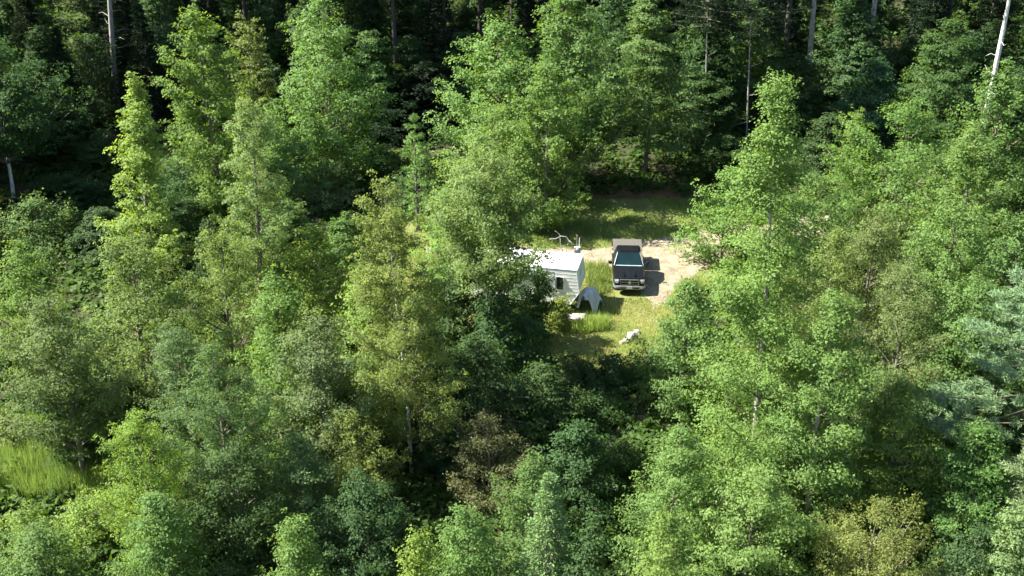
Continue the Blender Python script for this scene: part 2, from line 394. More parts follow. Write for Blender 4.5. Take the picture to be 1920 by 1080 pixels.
grass('dry_grass', CLEAR, 32000, .08, .28, (.42, .37, .14), 'straw coloured dry grass in patches of the clearing', DRIVE, lambda x, y, r: truck_box(x, y) & (y < 71) & (nz2(x, y, .55, 3) + r.normal(size=len(x)) * .35 < .25), seed=12)
weeds = np.array([tuple(ground_at(*p)[:2]) for p in [(1084, 606), (1136, 604), (1145, 620), (1100, 626), (1070, 626)]])
grass('tall_weeds', weeds, 700, .25, 1.0, (.32, .42, .11), 'tall weed stems in front of the trailer hitch', width=.05, lean=.12, seed=13)
w2 = np.array([tuple(ground_at(*p)[:2]) for p in [(1098, 500), (1142, 500), (1142, 545), (1128, 560), (1100, 540)]])
grass('long_grass', w2, 1700, .18, .62, (.22, .28, .09), 'long grass between the trailer nose and the truck', width=.04, lean=.2, seed=14)
grass('bank_grass', BANK, 11000, .7, 1.35, (.20, .29, .085), 'tall bright grass on the bank at the lower left', width=.035, lean=.16, seed=15)
# undergrowth that nobody could count: low leafy plants under the trees
def undergrowth():
    rng = np.random.default_rng(21); n = 15000
    y = 36 + 132 * rng.random(n) ** 1.1; x = rng.uniform(-1, 1, n) * (y * .46 + 14)
    m = ~inside(CLEAR, x, y) & ~inside(DRIVE, x, y) & (~inside(BANK, x, y) | (rng.random(n) < .7))
    x, y = x[m], y[m]; k = len(x)
    big = nz2(x, y, .35, 5)
    hgt = rng.uniform(.3, 1.1, k) * (1 + .9 * np.clip(big, -.5, 1)); rad = rng.uniform(.5, 1.0, k)
    far = y > 112; hgt[far] *= 2.2; rad[far] *= 1.7
    edge = (x > 1) & (x < 13) & (y > 56) & (y < 90); hgt[edge] *= .55
    per = 30; idx = np.repeat(np.arange(k), per); q = len(idx)
    p = unit(rng.normal(size=(q, 3))) * rng.random((q, 1)) ** .35; p[:, 2] = np.abs(p[:, 2])
    pos = np.stack([x[idx], y[idx], np.zeros(q)], 1) + p * np.stack([rad[idx], rad[idx], hgt[idx]], 1)
    nr = np.array([0, 0, .9]) + .5 * p + .5 * rng.normal(size=(q, 3))
    v = np.clip(np.clip(rng.normal(.5, .22, k), 0, 1)[idx] * .7 + .3 * rng.random(q), 0, 1)
    o = link('undergrowth', leaves_mesh('undergrowth', pos, nr, rng.uniform(.24, .50, q), v, rng), 'leaf'); o.color = (.070, .125, .028, 1)
    tag(o, 'low leafy undergrowth covering the forest floor', 'undergrowth', kind='stuff')
undergrowth()
# loose stones on the drive
def stones():
    rng = np.random.default_rng(5); n = 2600
    lo, hi = DRIVE.min(0), DRIVE.max(0); x = rng.uniform(lo[0], hi[0], n); y = rng.uniform(lo[1], hi[1], n); m = inside(DRIVE, x, y) & (x < 17) & (x > -2)
    x, y = x[m], y[m]; k = len(x); r = rng.uniform(.02, .075, k) * rng.uniform(.5, 1.3, k)
    oc = np.array([(1, 0, 0), (0, 1, 0), (-1, 0, 0), (0, -1, 0), (0, 0, .7)]); ang = rng.uniform(0, 6.28, k)
    co = oc[None] * r[:, None, None] * rng.uniform(.6, 1.3, (k, 5, 1)); c, s_ = np.cos(ang)[:, None], np.sin(ang)[:, None]
    P = np.stack([co[..., 0] * c - co[..., 1] * s_ + x[:, None], co[..., 0] * s_ + co[..., 1] * c + y[:, None], co[..., 2] + .006], -1)
    f = np.array([(0, 1, 4), (1, 2, 4), (2, 3, 4), (3, 0, 4)])[None] + (np.arange(k) * 5)[:, None, None]
    plain('pebble', (.42, .38, .32), .9, var=.35, scale=1.5)
    tag(link('gravel', raw_mesh('gravel', P.reshape(-1, 3), f.reshape(-1, 3), 3), 'pebble'), 'loose stones lying on the dirt drive', 'gravel', kind='stuff')
stones()
grass('drive_weeds', DRIVE, 1500, .08, .28, (.20, .26, .06), 'sparse weeds growing through the dirt drive', keep=lambda x, y, r: nz2(x, y, 1.3, 4) > .25, seed=16)
# ------------------------------------------------------------------ built things
plain('white_shell', (.74, .74, .72), .5, var=.10, scale=1.6)
plain('white_roof', (.74, .74, .71), .7, var=.14, scale=1.8)
plain('trim_grey', (.55, .56, .57), .45, var=.06)
plain('dark_glass', (.02, .028, .03), .06, spec=.7, var=.1)
plain('windscreen', (.006, .018, .020), .05, spec=.45, var=.15, scale=1.5)
plain('black_paint', (.006, .007, .008), .32, spec=.14, coat=.06, var=.2)
plain('chrome', (.30, .31, .33), .28, metal=.55, var=.05)
plain('black_plastic', (.02, .02, .02), .6, var=.2)
plain('rubber', (.025, .024, .023), .85, var=.3, scale=20)
plain('alloy', (.5, .5, .5), .3, metal=.9, var=.1)
plain('lamp_glass', (.42, .44, .45), .12, spec=.8, var=.1)
plain('amber', (.55, .20, .03), .2, spec=.6)
plain('red_lens', (.35, .02, .02), .2, spec=.6)
plain('tan_cover', (.085, .080, .068), .7, var=.1, scale=4)
plain('plate_white', (.78, .78, .75), .4, var=.05)
plain('plate_ink', (.10, .12, .20), .5)
plain('teal_decal', (.02, .12, .12), .4)
plain('tarp', (.86, .88, .90), .45, var=.1, scale=3, bump=.3)
plain('steel_dark', (.06, .06, .06), .5, metal=.6)
plain('white_plastic', (.78, .80, .80), .4, var=.05)
plain('concrete', (.33, .315, .29), .9, var=.15, scale=5, bump=.4)
plain('stone', (.30, .285, .26), .9, var=.25, scale=5, bump=.5)
plain('reflection_grey', (.20, .29, .30), .5, var=.2)
plain('box_grey', (.42, .42, .40), .6, var=.1)
plain('weathered_wood', (.34, .30, .25), .9, var=.2, scale=10)

def bm_new(): return bmesh.new()
def bm_box(bm, c, s, bevel=0.0, rot=None):
    M = Matrix.Translation(c) @ (rot.to_4x4() if rot is not None else Matrix.Identity(4)) @ Matrix.Diagonal((*s, 1))
    r = bmesh.ops.create_cube(bm, size=1.0, matrix=M)
    if bevel:
        es = list({e for v in r['verts'] for e in v.link_edges})
        bmesh.ops.bevel(bm, geom=es, offset=bevel, segments=2, affect='EDGES', clamp_overlap=True)
def bm_cyl(bm, c, r, h, axis='Z', seg=24, r2=None):
    R_ = {'Z': Matrix.Identity(4), 'X': Matrix.Rotation(math.pi / 2, 4, 'Y'), 'Y': Matrix.Rotation(math.pi / 2, 4, 'X')}[axis]
    bmesh.ops.create_cone(bm, cap_ends=True, segments=seg, radius1=r, radius2=r if r2 is None else r2, depth=h, matrix=Matrix.Translation(c) @ R_)
def bm_rod(bm, a, b, r, seg=8):
    a, b = Vector(a), Vector(b); d = b - a
    M = Matrix.Translation((a + b) / 2) @ d.to_track_quat('Z', 'Y').to_matrix().to_4x4()
    bmesh.ops.create_cone(bm, cap_ends=True, segments=seg, radius1=r, radius2=r, depth=d.length, matrix=M)
def bm_prism_y(bm, prof, y0, y1):
    """profile of (x, z) points pushed from y0 to y1"""
    a = [bm.verts.new((x, y0, z)) for x, z in prof]; b = [bm.verts.new((x, y1, z)) for x, z in prof]; n = len(prof)
    fs = [bm.faces.new(a), bm.faces.new(b[::-1])]
    for i in range(n): fs.append(bm.faces.new((a[i], b[i], b[(i + 1) % n], a[(i + 1) % n])))
    return fs
def bm_quad(bm, pts, thick=.006):
    """a thin panel on four (or more) corners, thickened along its normal"""
    vs = [bm.verts.new(p) for p in pts]; f = bm.faces.new(vs); f.normal_update(); n = f.normal.copy()
    r = bmesh.ops.extrude_face_region(bm, geom=[f])
    for v in r['geom']:
        if isinstance(v, bmesh.types.BMVert): v.co += n * thick
def done(bm, name, mat, parent=None, smooth=False, bevel=0.0):
    bmesh.ops.recalc_face_normals(bm, faces=bm.faces[:])
    if bevel:
        es = [e for e in bm.edges if len(e.link_faces) == 2 and e.calc_face_angle(0) > .5]
        bmesh.ops.bevel(bm, geom=es, offset=bevel, segments=2, affect='EDGES', clamp_overlap=True)
    me = bpy.data.meshes.new(name); bm.to_mesh(me); bm.free()
    if smooth: me.polygons.foreach_set('use_smooth', [True] * len(me.polygons))
    return link(name, me, mat, parent)

# ---- travel trailer: local +X is the nose, near (camera) side is -Y
def build_trailer():
    YAW = math.radians(-12)
    corner = at(1081, 508, 66.1)                                   # near top corner of the nose
    a = Vector((math.cos(YAW), math.sin(YAW), 0)); b = Vector((-math.sin(YAW), math.cos(YAW), 0))
    base = corner - a * 2.95 + b * 1.2; base.z = 0
    t = empty('travel_trailer', base, YAW)
    tag(t, 'white travel trailer with a pointed nose, half hidden under trees', 'trailer')
    W = 1.2
    prof = [(-3.7, .62), (-3.85, 1.5), (-3.72, 2.84), (-3.4, 2.9), (2.8, 2.9), (2.95, 2.84), (3.14, 1.48), (3.10, 1.36), (2.62, .60)]
    bm = bm_new(); bm_prism_y(bm, prof, -W, W)
    shell = done(bm, 'shell', 'white_shell', t, bevel=.025)
    # horizontal siding ribs of the near and far side, each a raised strip
    def xr(z):                                                      # nose and tail at height z
        nose = np.interp(z, [.60, 1.36, 1.48, 2.84], [2.62, 3.10, 3.14, 2.95]); tail = np.interp(z, [.62, 1.5, 2.84], [-3.7, -3.85, -3.72])
        return tail + .06, nose - .06
    for sgn in (-1, 1):
        for k in range(9):
            z = .86 + k * .22
            x0, x1 = xr(z)
            bm = bm_new(); bm_box(bm, ((x0 + x1) / 2, sgn * (W + .002), z), (x1 - x0, .008, .03), .002)
            done(bm, 'siding_rib', 'white_shell', shell)
    bm = bm_new(); bm_box(bm, (-.3, 0, 2.925), (6.6, 2.44, .045), .02); roof = done(bm, 'roof', 'white_roof', t)
    bm = bm_new(); bm_box(bm, (-.9, 0, 3.06), (.7, .62, .24), .06); done(bm, 'air_conditioner', 'white_plastic', roof)
    for x in (-2.6, 1.5):
        bm = bm_new(); bm_box(bm, (x, .1, 2.99), (.38, .38, .09), .03); done(bm, 'roof_vent', 'white_plastic', roof)
    # corner trim at the nose, near and far
    for sgn in (-1, 1):
        bm = bm_new()
        for (xa, za), (xb, zb) in (((2.95, 2.84), (3.14, 1.48)), ((3.12, 1.40), (2.62, .60))):
            bm_rod(bm, (xa, sgn * W, za), (xb, sgn * W, zb), .022, 6)
        done(bm, 'corner_trim', 'trim_grey', shell)
    for x, w, z, h in ((1.96, .40, 1.98, .80), (-1.3, 1.1, 1.85, .62), (-2.9, .7, 1.9, .5)):
        bm = bm_new(); bm_box(bm, (x, -W - .012, z), (w, .03, h), .01); wi = done(bm, 'window', 'dark_glass', t)
        bm = bm_new()
        for dx, dz, sx, sz in ((0, h / 2 + .02, w + .08, .04), (0, -h / 2 - .02, w + .08, .04), (w / 2 + .02, 0, .04, h), (-w / 2 - .02, 0, .04, h)):
            bm_box(bm, (x + dx, -W - .02, z + dz), (sx, .045, sz))
        done(bm, 'frame', 'trim_grey', wi)
    for x, w, z, h in ((1.0, .9, 1.75, .6), (-2.2, .8, 1.75, .6)):
        bm = bm_new(); bm_box(bm, (x, W + .012, z), (w, .03, h), .01); done(bm, 'window', 'dark_glass', t)
    bm = bm_new(); bm_box(bm, (.55, -W - .015, 1.62), (.68, .04, 1.9), .015); dr = done(bm, 'door', 'white_shell', t)
    bm = bm_new(); bm_box(bm, (.80, -W - .055, 1.55), (.05, .05, .14), .01); done(bm, 'handle', 'chrome', dr)
    bm = bm_new(); bm_box(bm, (.55, -W - .05, 2.2), (.42, .035, .4), .01); done(bm, 'pane', 'dark_glass', dr)
    # skirt line and dark stripe
    bm = bm_new(); bm_box(bm, (-.45, -W - .022, 1.33), (6.6, .012, .09)); done(bm, 'stripe', 'trim_grey', shell)
    # small slanted mark on the upper front
    nd = Vector((.19, 0, -1.36)).normalized(); nn = Vector((1.36, 0, .19)).normalized()
    def fr(u, v): return Vector((2.95, 0, 2.84)) + nd * v + Vector((0, u, 0)) + nn * .006
    bm = bm_new(); bm_quad(bm, [fr(-.30, .62), fr(.22, .40), fr(.30, .46), (fr(-.14, .74))], .004); done(bm, 'emblem', 'teal_decal', shell)
    bm = bm_new(); bm_quad(bm, [fr(-.75, 1.12), fr(.75, 1.12), fr(.75, 1.18), fr(-.75, 1.18)], .012); done(bm, 'front_rail', 'trim_grey', shell)
    # rolled awning with its two arms
    aw = bm_new(); bm_rod(aw, (1.66, -W - .12, 2.72), (-3.3, -W - .12, 2.72), .06, 10); awn = done(aw, 'awning_roll', 'white_plastic', t, smooth=True)
    for x in (1.64, -3.28):
        bm = bm_new(); bm_box(bm, (x, -W - .10, 1.75), (.05, .05, 1.95)); done(bm, 'awning_arm', 'white_plastic', awn)
    # frame, tongue, wheels, steps
    bm = bm_new()
    for y in (-.85, .85): bm_box(bm, (-.5, y, .52), (6.0, .08, .14))
    for y in (-.85, .85): bm_rod(bm, (2.3, y, .48), (4.15, 0, .48), .05)
    bm_box(bm, (4.2, 0, .50), (.25, .10, .10)); bm_rod(bm, (3.95, 0, .0), (3.95, 0, .85), .035)
    done(bm, 'chassis', 'steel_dark', t)
    for x in (-1.15, -.35):
        for y in (-1.02, 1.02):
            bm = bm_new(); bm_cyl(bm, (x, y, .34), .34, .2, 'Y', 24); wh = done(bm, 'wheel', 'rubber', t, bevel=.02)
            bm = bm_new(); bm_cyl(bm, (x, y + (.11 if y > 0 else -.11), .34), .19, .03, 'Y', 20); done(bm, 'rim', 'white_plastic', wh)
    for y in (-.75, .75):
        bm = bm_new(); bm_rod(bm, (2.25, y, 0), (2.25, y, .5), .035); bm_box(bm, (2.25, y, .02), (.2, .2, .04)); done(bm, 'stabilizer_jack', 'steel_dark', t)
    for x, y in ((3.45, -.2), (3.45, .2)):
        bm = bm_new(); bm_cyl(bm, (x, y, .80), .16, .5, 'Z', 18); tk = done(bm, 'gas_bottle', 'white_plastic', t, bevel=.04)
    bm = bm_new(); bm_box(bm, (.55, -W - .2, .42), (.6, .3, .04)); bm_box(bm, (.55, -W - .42, .22), (.6, .3, .04))
    for x in (.27, .83): bm_rod(bm, (x, -W - .05, .58), (x, -W - .52, .02), .02)
    done(bm, 'entry_step', 'steel_dark', t)
    return t, base, YAW
trailer, TB, TYAW = build_trailer()
def tl(x, y, z=0.0):
    c, s = math.cos(TYAW), math.sin(TYAW); return Vector((TB.x + c * x - s * y, TB.y + s * x + c * y, z))

# ---- tarp thrown over the hitch
def build_tarp():
    """one sheet with a ridge, thrown over the gas bottles: high at the trailer, corners hanging to the ground, open arch towards the camera"""
    o0 = tl(3.72, -.12); n = 30
    bm = bm_new(); grid = []
    for i in range(n + 1):
        row = []
        for j in range(n + 1):
            u = i / n * 2 - 1; v = j / n * 2 - 1                    # u along the hitch (nose +), v across (camera -)
            x = u * .62 + .10 * v; y = v * .80 - .05 * u
            du = max(0, abs(u) - .30) / .70; dv = max(0, abs(v) - .22) / .78
            h = 1.22 - .22 * u - .50 * dv ** 1.1 - .38 * du ** 1.3 - .42 * (du * dv) ** .8
            if v < 0: h += .26 * dv * (1 - min(1, abs(u + .15) / .55) ** 2) if abs(u + .15) < .55 else -.10 * dv
            h += .05 * math.sin(9 * u + 2 * v) * (du + dv) + .16 * noise.noise(Vector((u * 1.8, v * 1.8, 3))) + .06 * abs(math.sin(4 * v + 3 * u)) - .10 * max(0, u) * (v > 0)
            x += .05 * noise.noise(Vector((u * 3, v * 3, 9))); y += .07 * noise.noise(Vector((u * 3, v * 3, 17)))
            row.append(bm.verts.new((x, y, max(.06, h))))
        grid.append(row)
    for i in range(n):
        for j in range(n): bm.faces.new((grid[i][j], grid[i + 1][j], grid[i + 1][j + 1], grid[i][j + 1]))
    bmesh.ops.solidify(bm, geom=bm.faces[:], thickness=.012)
    o = done(bm, 'tarp', 'tarp', None); o.location = o0; o.rotation_euler = (0, 0, TYAW - .1)
    tag(o, 'pale blue white tarp draped over the trailer hitch', 'tarp')
build_tarp()

# ---- pickup truck: local -Y is the front
def build_truck():
    base = Vector((7.45, 68.6 + 2.85, 0))
    t = empty('pickup_truck', base, math.radians(-3.0))
    tag(t, 'black pickup truck with chrome grille parked facing the camera', 'truck')
    # lower body: cross sections from front (y=-2.75) to rear (y=2.85)
    secs = [(-2.78, .86, .50, 1.00), (-2.68, .93, .46, 1.10), (-2.40, .97, .46, 1.14), (-1.9, .985, .46, 1.17), (-1.25, .99, .46, 1.21), (-1.0, 1.0, .46, 1.22), (.85, 1.0, .46, 1.24), (.90, .985, .48, 1.24)]
    def loft(secs, crown=.05):
        bm = bm_new(); rings = []
        for y, w, z0, z1 in secs:
            pts = []
            for u in (-1, 1):
                side = [(u * w * .96, z0), (u * w, z0 + .12), (u * w * 1.01, (z0 + z1) / 2 + .05), (u * w * .975, z1 - .10), (u * w * .90, z1 - .01)]
                pts.append(side)
            ring = pts[0] + [(-w * .45, z1 + crown * .7), (0, z1 + crown), (w * .45, z1 + crown * .7)] + pts[1][::-1]
            rings.append([bm.verts.new((x, y, z)) for x, z in ring])
        for a, b in zip(rings, rings[1:]):
            n = len(a)
            for i in range(n): bm.faces.new((a[i], a[(i + 1) % n], b[(i + 1) % n], b[i]))
        bm.faces.new(rings[0]); bm.faces.new(rings[-1][::-1])
        return bm
    body = done(loft(secs), 'body', 'black_paint', t)
    cut = bm_new()
    bm_cyl(cut, (0, -1.75, .40), .48, 2.6, 'X', 28)
    cm = bpy.data.meshes.new('cut'); bmesh.ops.recalc_face_normals(cut, faces=cut.faces[:]); cut.to_mesh(cm); cut.free()
    co = bpy.data.objects.new('cut', cm); col.objects.link(co)
    def carve(o):
        co.parent = o.parent
        md = o.modifiers.new('b', 'BOOLEAN'); md.object = co; md.operation = 'DIFFERENCE'; md.solver = 'EXACT'
        bpy.context.view_layer.update(); dg = bpy.context.evaluated_depsgraph_get()
        me = bpy.data.meshes.new_from_object(o.evaluated_get(dg)); o.modifiers.clear(); o.data = me
    carve(body)
    # hood power bulge ridges
    for sx in (-.34, .34):
        bm = bm_new(); bm_box(bm, (sx, -1.95, 1.215), (.10, 1.2, .03), .012, Matrix.Rotation(-.05, 3, 'X')); done(bm, 'hood_ridge', 'black_paint', body)
    # cab
    bm = bm_new()
    low = [(-.93, -1.02), (.93, -1.02), (.95, .86), (-.95, .86)]; top = [(-.70, -.34), (.70, -.34), (.72, .66), (-.72, .66)]
    lo = [bm.verts.new((x, y, 1.22)) for x, y in low]; mi = [bm.verts.new((x * 1.0, y, 1.86)) for x, y in top]; up = [bm.verts.new((x * .90, y * .88 + .02, 1.93)) for x, y in top]
    for A, B in ((lo, mi), (mi, up)):
        for i in range(4): bm.faces.new((A[i], A[(i + 1) % 4], B[(i + 1) % 4], B[i]))
    bm.faces.new(up); bm.faces.new(lo[::-1])
    cab = done(bm, 'cab', 'black_paint', t, bevel=.035)
    def lerp3(P, u, v):                                            # P: low-left, low-right, top-right, top-left
        return (P[0].lerp(P[1], u)).lerp(P[3].lerp(P[2], u), v)
    def pane(P, u0, u1, v0, v1, name, mat, par):
        P = [Vector(p) for p in P]
        n = (P[1] - P[0]).cross(P[3] - P[0]).normalized() * .004
        bm = bm_new(); bm_quad(bm, [lerp3(P, u0, v0) + n, lerp3(P, u1, v0) + n, lerp3(P, u1, v1) + n, lerp3(P, u0, v1) + n], .008)
        return done(bm, name, mat, par)
    A = [(-.93, -1.02, 1.22), (.93, -1.02, 1.22), (.70, -.34, 1.86), (-.70, -.34, 1.86)]
    ws = pane(A, .05, .95, .06, .95, 'windshield', 'windscreen', t)
    for u in (.28, .62):
        bm = bm_new(); P = [Vector(p) for p in A]; n = (P[1] - P[0]).cross(P[3] - P[0]).normalized() * .016
        bm_rod(bm, lerp3(P, u, .07) + n, lerp3(P, u + .26, .14) + n, .010, 6); done(bm, 'wiper', 'black_plastic', ws)
    bm = bm_new(); bm_box(bm, (0, -1.10, 1.262), (1.66, .13, .035), .012); done(bm, 'cowl_reflection', 'reflection_grey', body)  # pale strip whose tone paints in the dash reflection at the glass foot
    for sg in (-1, 1):                                              # bright rods that paint highlights onto the black A-pillars
        bm = bm_new(); bm_rod(bm, (sg * .925, -1.03, 1.235), (sg * .70, -.35, 1.85), .028, 8); done(bm, 'pillar_highlight', 'chrome', cab)
    B = [(.93, -1.02, 1.22), (.95, .86, 1.22), (.72, .66, 1.86), (.70, -.34, 1.86)]
    Cc = [(-.95, .86, 1.22), (-.93, -1.02, 1.22), (-.70, -.34, 1.86), (-.72, .66, 1.86)]
    for P, ft in ((B, True), (Cc, False)):
        for u0, u1 in (((.14, .56), (.62, .93)) if ft else ((.07, .38), (.44, .86))):
            pane(P, u0, u1, .10, .88, 'side_window', 'dark_glass', t)
    D_ = [(.95, .86, 1.22), (-.95, .86, 1.22), (-.72, .66, 1.86), (.72, .66, 1.86)]
    pane(D_, .12, .88, .2, .88, 'rear_window', 'dark_glass', t)
    # doors: shut lines as thin strips, handles
    for sg in (-1, 1):
        for y in (-.95, .10, .82):
            bm = bm_new(); bm_box(bm, (sg * 1.006, y, .88), (.012, .018, .56)); done(bm, 'door_seam', 'black_plastic', body)
        for y in (-.08, .70):
            bm = bm_new(); bm_box(bm, (sg * 1.02, y, 1.06), (.035, .16, .035), .01); done(bm, 'door_handle', 'chrome', body)
        bm = bm_new(); bm_box(bm, (sg * 1.17, -.80, 1.33), (.22, .12, .24), .05); mr = done(bm, 'mirror', 'black_plastic', t)
        bm = bm_new(); bm_rod(bm, (sg * .93, -.80, 1.26), (sg * 1.1, -.80, 1.30), .03); done(bm, 'arm', 'black_plastic', mr)
        bm = bm_new(); bm_box(bm, (sg * 1.17, -.735, 1.33), (.18, .012, .19)); done(bm, 'glass', 'chrome', mr)
    # bed
    bm = bm_new()
    for sg in (-1, 1): bm_box(bm, (sg * .93, 1.87, .92), (.13, 1.90, .86), .03)
    bm_box(bm, (0, .965, .95), (1.72, .05, .80)); bm_box(bm, (0, 1.9, .66), (1.74, 1.84, .06))
    bed = done(bm, 'bed', 'black_paint', t)
    cm.clear_geometry(); cut = bm_new(); bm_cyl(cut, (0, 1.80, .40), .48, 2.6, 'X', 28); bmesh.ops.recalc_face_normals(cut, faces=cut.faces[:]); cut.to_mesh(cm); cut.free()
    carve(bed)
    bpy.data.objects.remove(co); bpy.data.meshes.remove(cm)
    bm = bm_new(); bm_box(bm, (0, 2.83, .95), (1.72, .07, .80), .02); tg = done(bm, 'tailgate', 'black_paint', t)
    bm = bm_new(); bm_box(bm, (0, 2.875, 1.18), (.26, .025, .08), .01); done(bm, 'handle', 'black_plastic', tg)
    bm = bm_new(); bm_box(bm, (0, 1.90, 1.368), (1.90, 1.84, .028), .01); done(bm, 'bed_cover', 'tan_cover', t)
    # front: grille, cross bars, emblem, headlights, bumper, plate
    bm = bm_new(); bm_box(bm, (0, -2.765, .895), (1.12, .05, .36), .02); gr = done(bm, 'grille', 'black_plastic', t)
    for k in range(5):
        bm = bm_new(); bm_box(bm, (0, -2.795, .775 + k * .06), (1.05, .012, .012)); done(bm, 'slat', 'steel_dark', gr)
    bm = bm_new()
    bm_box(bm, (0, -2.80, 1.07), (1.22, .05, .055), .015); bm_box(bm, (0, -2.80, .735), (1.14, .05, .045), .015)
    for sg in (-1, 1): bm_box(bm, (sg * .575, -2.80, .90), (.05, .05, .31), .012)
    done(bm, 'grille_surround', 'chrome', gr)
    bm = bm_new(); bm_box(bm, (0, -2.815, .915), (1.10, .03, .05), .01); bm_box(bm, (0, -2.817, .90), (.055, .03, .29), .01); done(bm, 'grille_cross', 'chrome', gr)
    bm = bm_new(); bm_prism_y(bm, [(-.075, .985), (-.10, .93), (-.06, .845), (0, .81), (.06, .845), (.10, .93), (.075, .985), (0, .965)], -2.85, -2.832); done(bm, 'emblem', 'alloy', gr)
    for sg in (-1, 1):
        bm = bm_new(); bm_box(bm, (sg * .765, -2.70, .925), (.29, .20, .27), .05, Matrix.Rotation(sg * .22, 3, 'Z')); hl = done(bm, 'headlight', 'lamp_glass', t, smooth=False)
        bm = bm_new(); bm_box(bm, (sg * .915, -2.60, .925), (.035, .13, .2), .012, Matrix.Rotation(sg * .3, 3, 'Z')); done(bm, 'indicator', 'amber', hl)
    bm = bm_new()
    vs = [(-1.0, -2.35), (-1.0, -2.62), (-.84, -2.84), (-.5, -2.93), (.5, -2.93), (.84, -2.84), (1.0, -2.62), (1.0, -2.35), (.9, -2.35), (.9, -2.6), (-.9, -2.6), (-.9, -2.35)]
    a_ = [bm.verts.new((x, y, .46)) for x, y in vs]; b_ = [bm.verts.new((x, y, .68)) for x, y in vs]
    bm.faces.new(a_[::-1]); bm.faces.new(b_)
    for i in range(len(vs)): bm.faces.new((a_[i], a_[(i + 1) % len(vs)], b_[(i + 1) % len(vs)], b_[i]))
    bp = done(bm, 'front_bumper', 'chrome', t, bevel=.025)
    for sg in (-1, 1):
        bm = bm_new(); bm_box(bm, (sg * .42, -2.935, .57), (.36, .02, .09), .008); done(bm, 'air_slot', 'black_plastic', bp)
        bm = bm_new(); bm_cyl(bm, (sg * .74, -2.885, .57), .055, .03, 'Y', 16); done(bm, 'fog_lamp', 'lamp_glass', bp)
    bm = bm_new(); bm_box(bm, (0, -2.955, .60), (.32, .014, .17), .006); pl = done(bm, 'license_plate', 'plate_white', bp)
    bm = bm_new(); bm_box(bm, (0, -2.45, .40), (1.7, .5, .10), .03); done(bm, 'air_dam', 'black_plastic', t)
    bm = bm_new(); bm_box(bm, (0, 2.97, .58), (1.9, .16, .18), .03); done(bm, 'rear_bumper', 'chrome', t)
    for sg in (-1, 1):
        bm = bm_new(); bm_box(bm, (sg * .93, 2.835, 1.02), (.13, .05, .36), .01); done(bm, 'tail_light', 'red_lens', t)
    bm = bm_new(); bm_box(bm, (0, 0, .42), (.9, 4.9, .12)); done(bm, 'chassis', 'steel_dark', t)
    for y in (-1.75, 1.80):
        for sg in (-1, 1):
            bm = bm_new(); bm_cyl(bm, (sg * .86, y, .39), .39, .26, 'X', 28); wh = done(bm, 'wheel', 'rubber', t, bevel=.03)
            bm = bm_new(); bm_cyl(bm, (sg * .985, y, .39), .235, .03, 'X', 24); rm = done(bm, 'rim', 'alloy', wh)
            bm = bm_new(); bm_cyl(bm, (sg * 1.005, y, .39), .07, .03, 'X', 12); done(bm, 'hub', 'chrome', rm)
build_truck()

# ---- small things about the trailer
def build_chair(name, loc, rz, label):
    e = empty(name, loc, rz); tag(e, label, 'chair')
    bm = bm_new()
    for k in range(4): bm_box(bm, (0, -.20 + k * .125, .40 - .02 * k), (.48, .105, .025), .008)
    done(bm, 'seat', 'white_plastic', e)
    bm = bm_new()
    for k in range(5): bm_box(bm, (-.20 + k * .10, .36, .72), (.085, .03, .66), .01, Matrix.Rotation(-.35, 3, 'X'))
    done(bm, 'backrest', 'white_plastic', e)
    for sg in (-1, 1):
        bm = bm_new(); bm_box(bm, (sg * .30, .02, .58), (.11, .62, .03), .01); done(bm, 'armrest', 'white_plastic', e)
        for y in (-.24, .30):
            bm = bm_new(); bm_box(bm, (sg * .29, y, .285), (.05, .06, .57), .01); done(bm, 'leg', 'white_plastic', e)
build_chair('garden_chair', ground_at(1030, 566), math.radians(150), 'white slatted garden chair among leaves beside the trailer')
def build_bucket():
    e = empty('bucket', ground_at(1043, 571)); tag(e, 'white plastic bucket below the near corner of the trailer', 'bucket')
    bm = bm_new(); bm_cyl(bm, (0, 0, .19), .13, .38, 'Z', 24, .155); done(bm, 'pail', 'white_plastic', e, bevel=.01)
    bm = bm_new(); bm_cyl(bm, (0, 0, .385), .165, .03, 'Z', 24); done(bm, 'lid', 'white_plastic', e, bevel=.006)
    tb = Tubes(); tb.add([(math.cos(q) * .17, -.02 - .05 * math.sin(q), .33 - .12 * math.sin(q)) for q in np.linspace(0, math.pi, 9)], [.006] * 9, 5); link('handle', tb.mesh('handle'), 'steel_dark', e)
build_bucket()
def build_post():
    top = at(1082, 441, 70.6); e = empty('utility_post', (top.x, top.y, 0)); tag(e, 'thin pale post carrying a grey box behind the trailer roof', 'post')
    bm = bm_new(); bm_box(bm, (0, 0, top.z / 2), (.07, .07, top.z), .008); done(bm, 'post', 'weathered_wood', e)
    zb = at(1082, 467, 70.6).z
    bm = bm_new(); bm_box(bm, (.03, -.16, zb), (.40, .22, .46), .02); bx = done(bm, 'meter_box', 'box_grey', e)
    bm = bm_new(); bm_cyl(bm, (.03, -.29, zb + .06), .10, .08, 'Y', 18); done(bm, 'dial', 'white_plastic', bx)
    bm = bm_new(); bm_rod(bm, (.16, -.1, zb + .2), (.16, -.04, top.z - .15), .022); done(bm, 'conduit', 'trim_grey', e)
build_post()
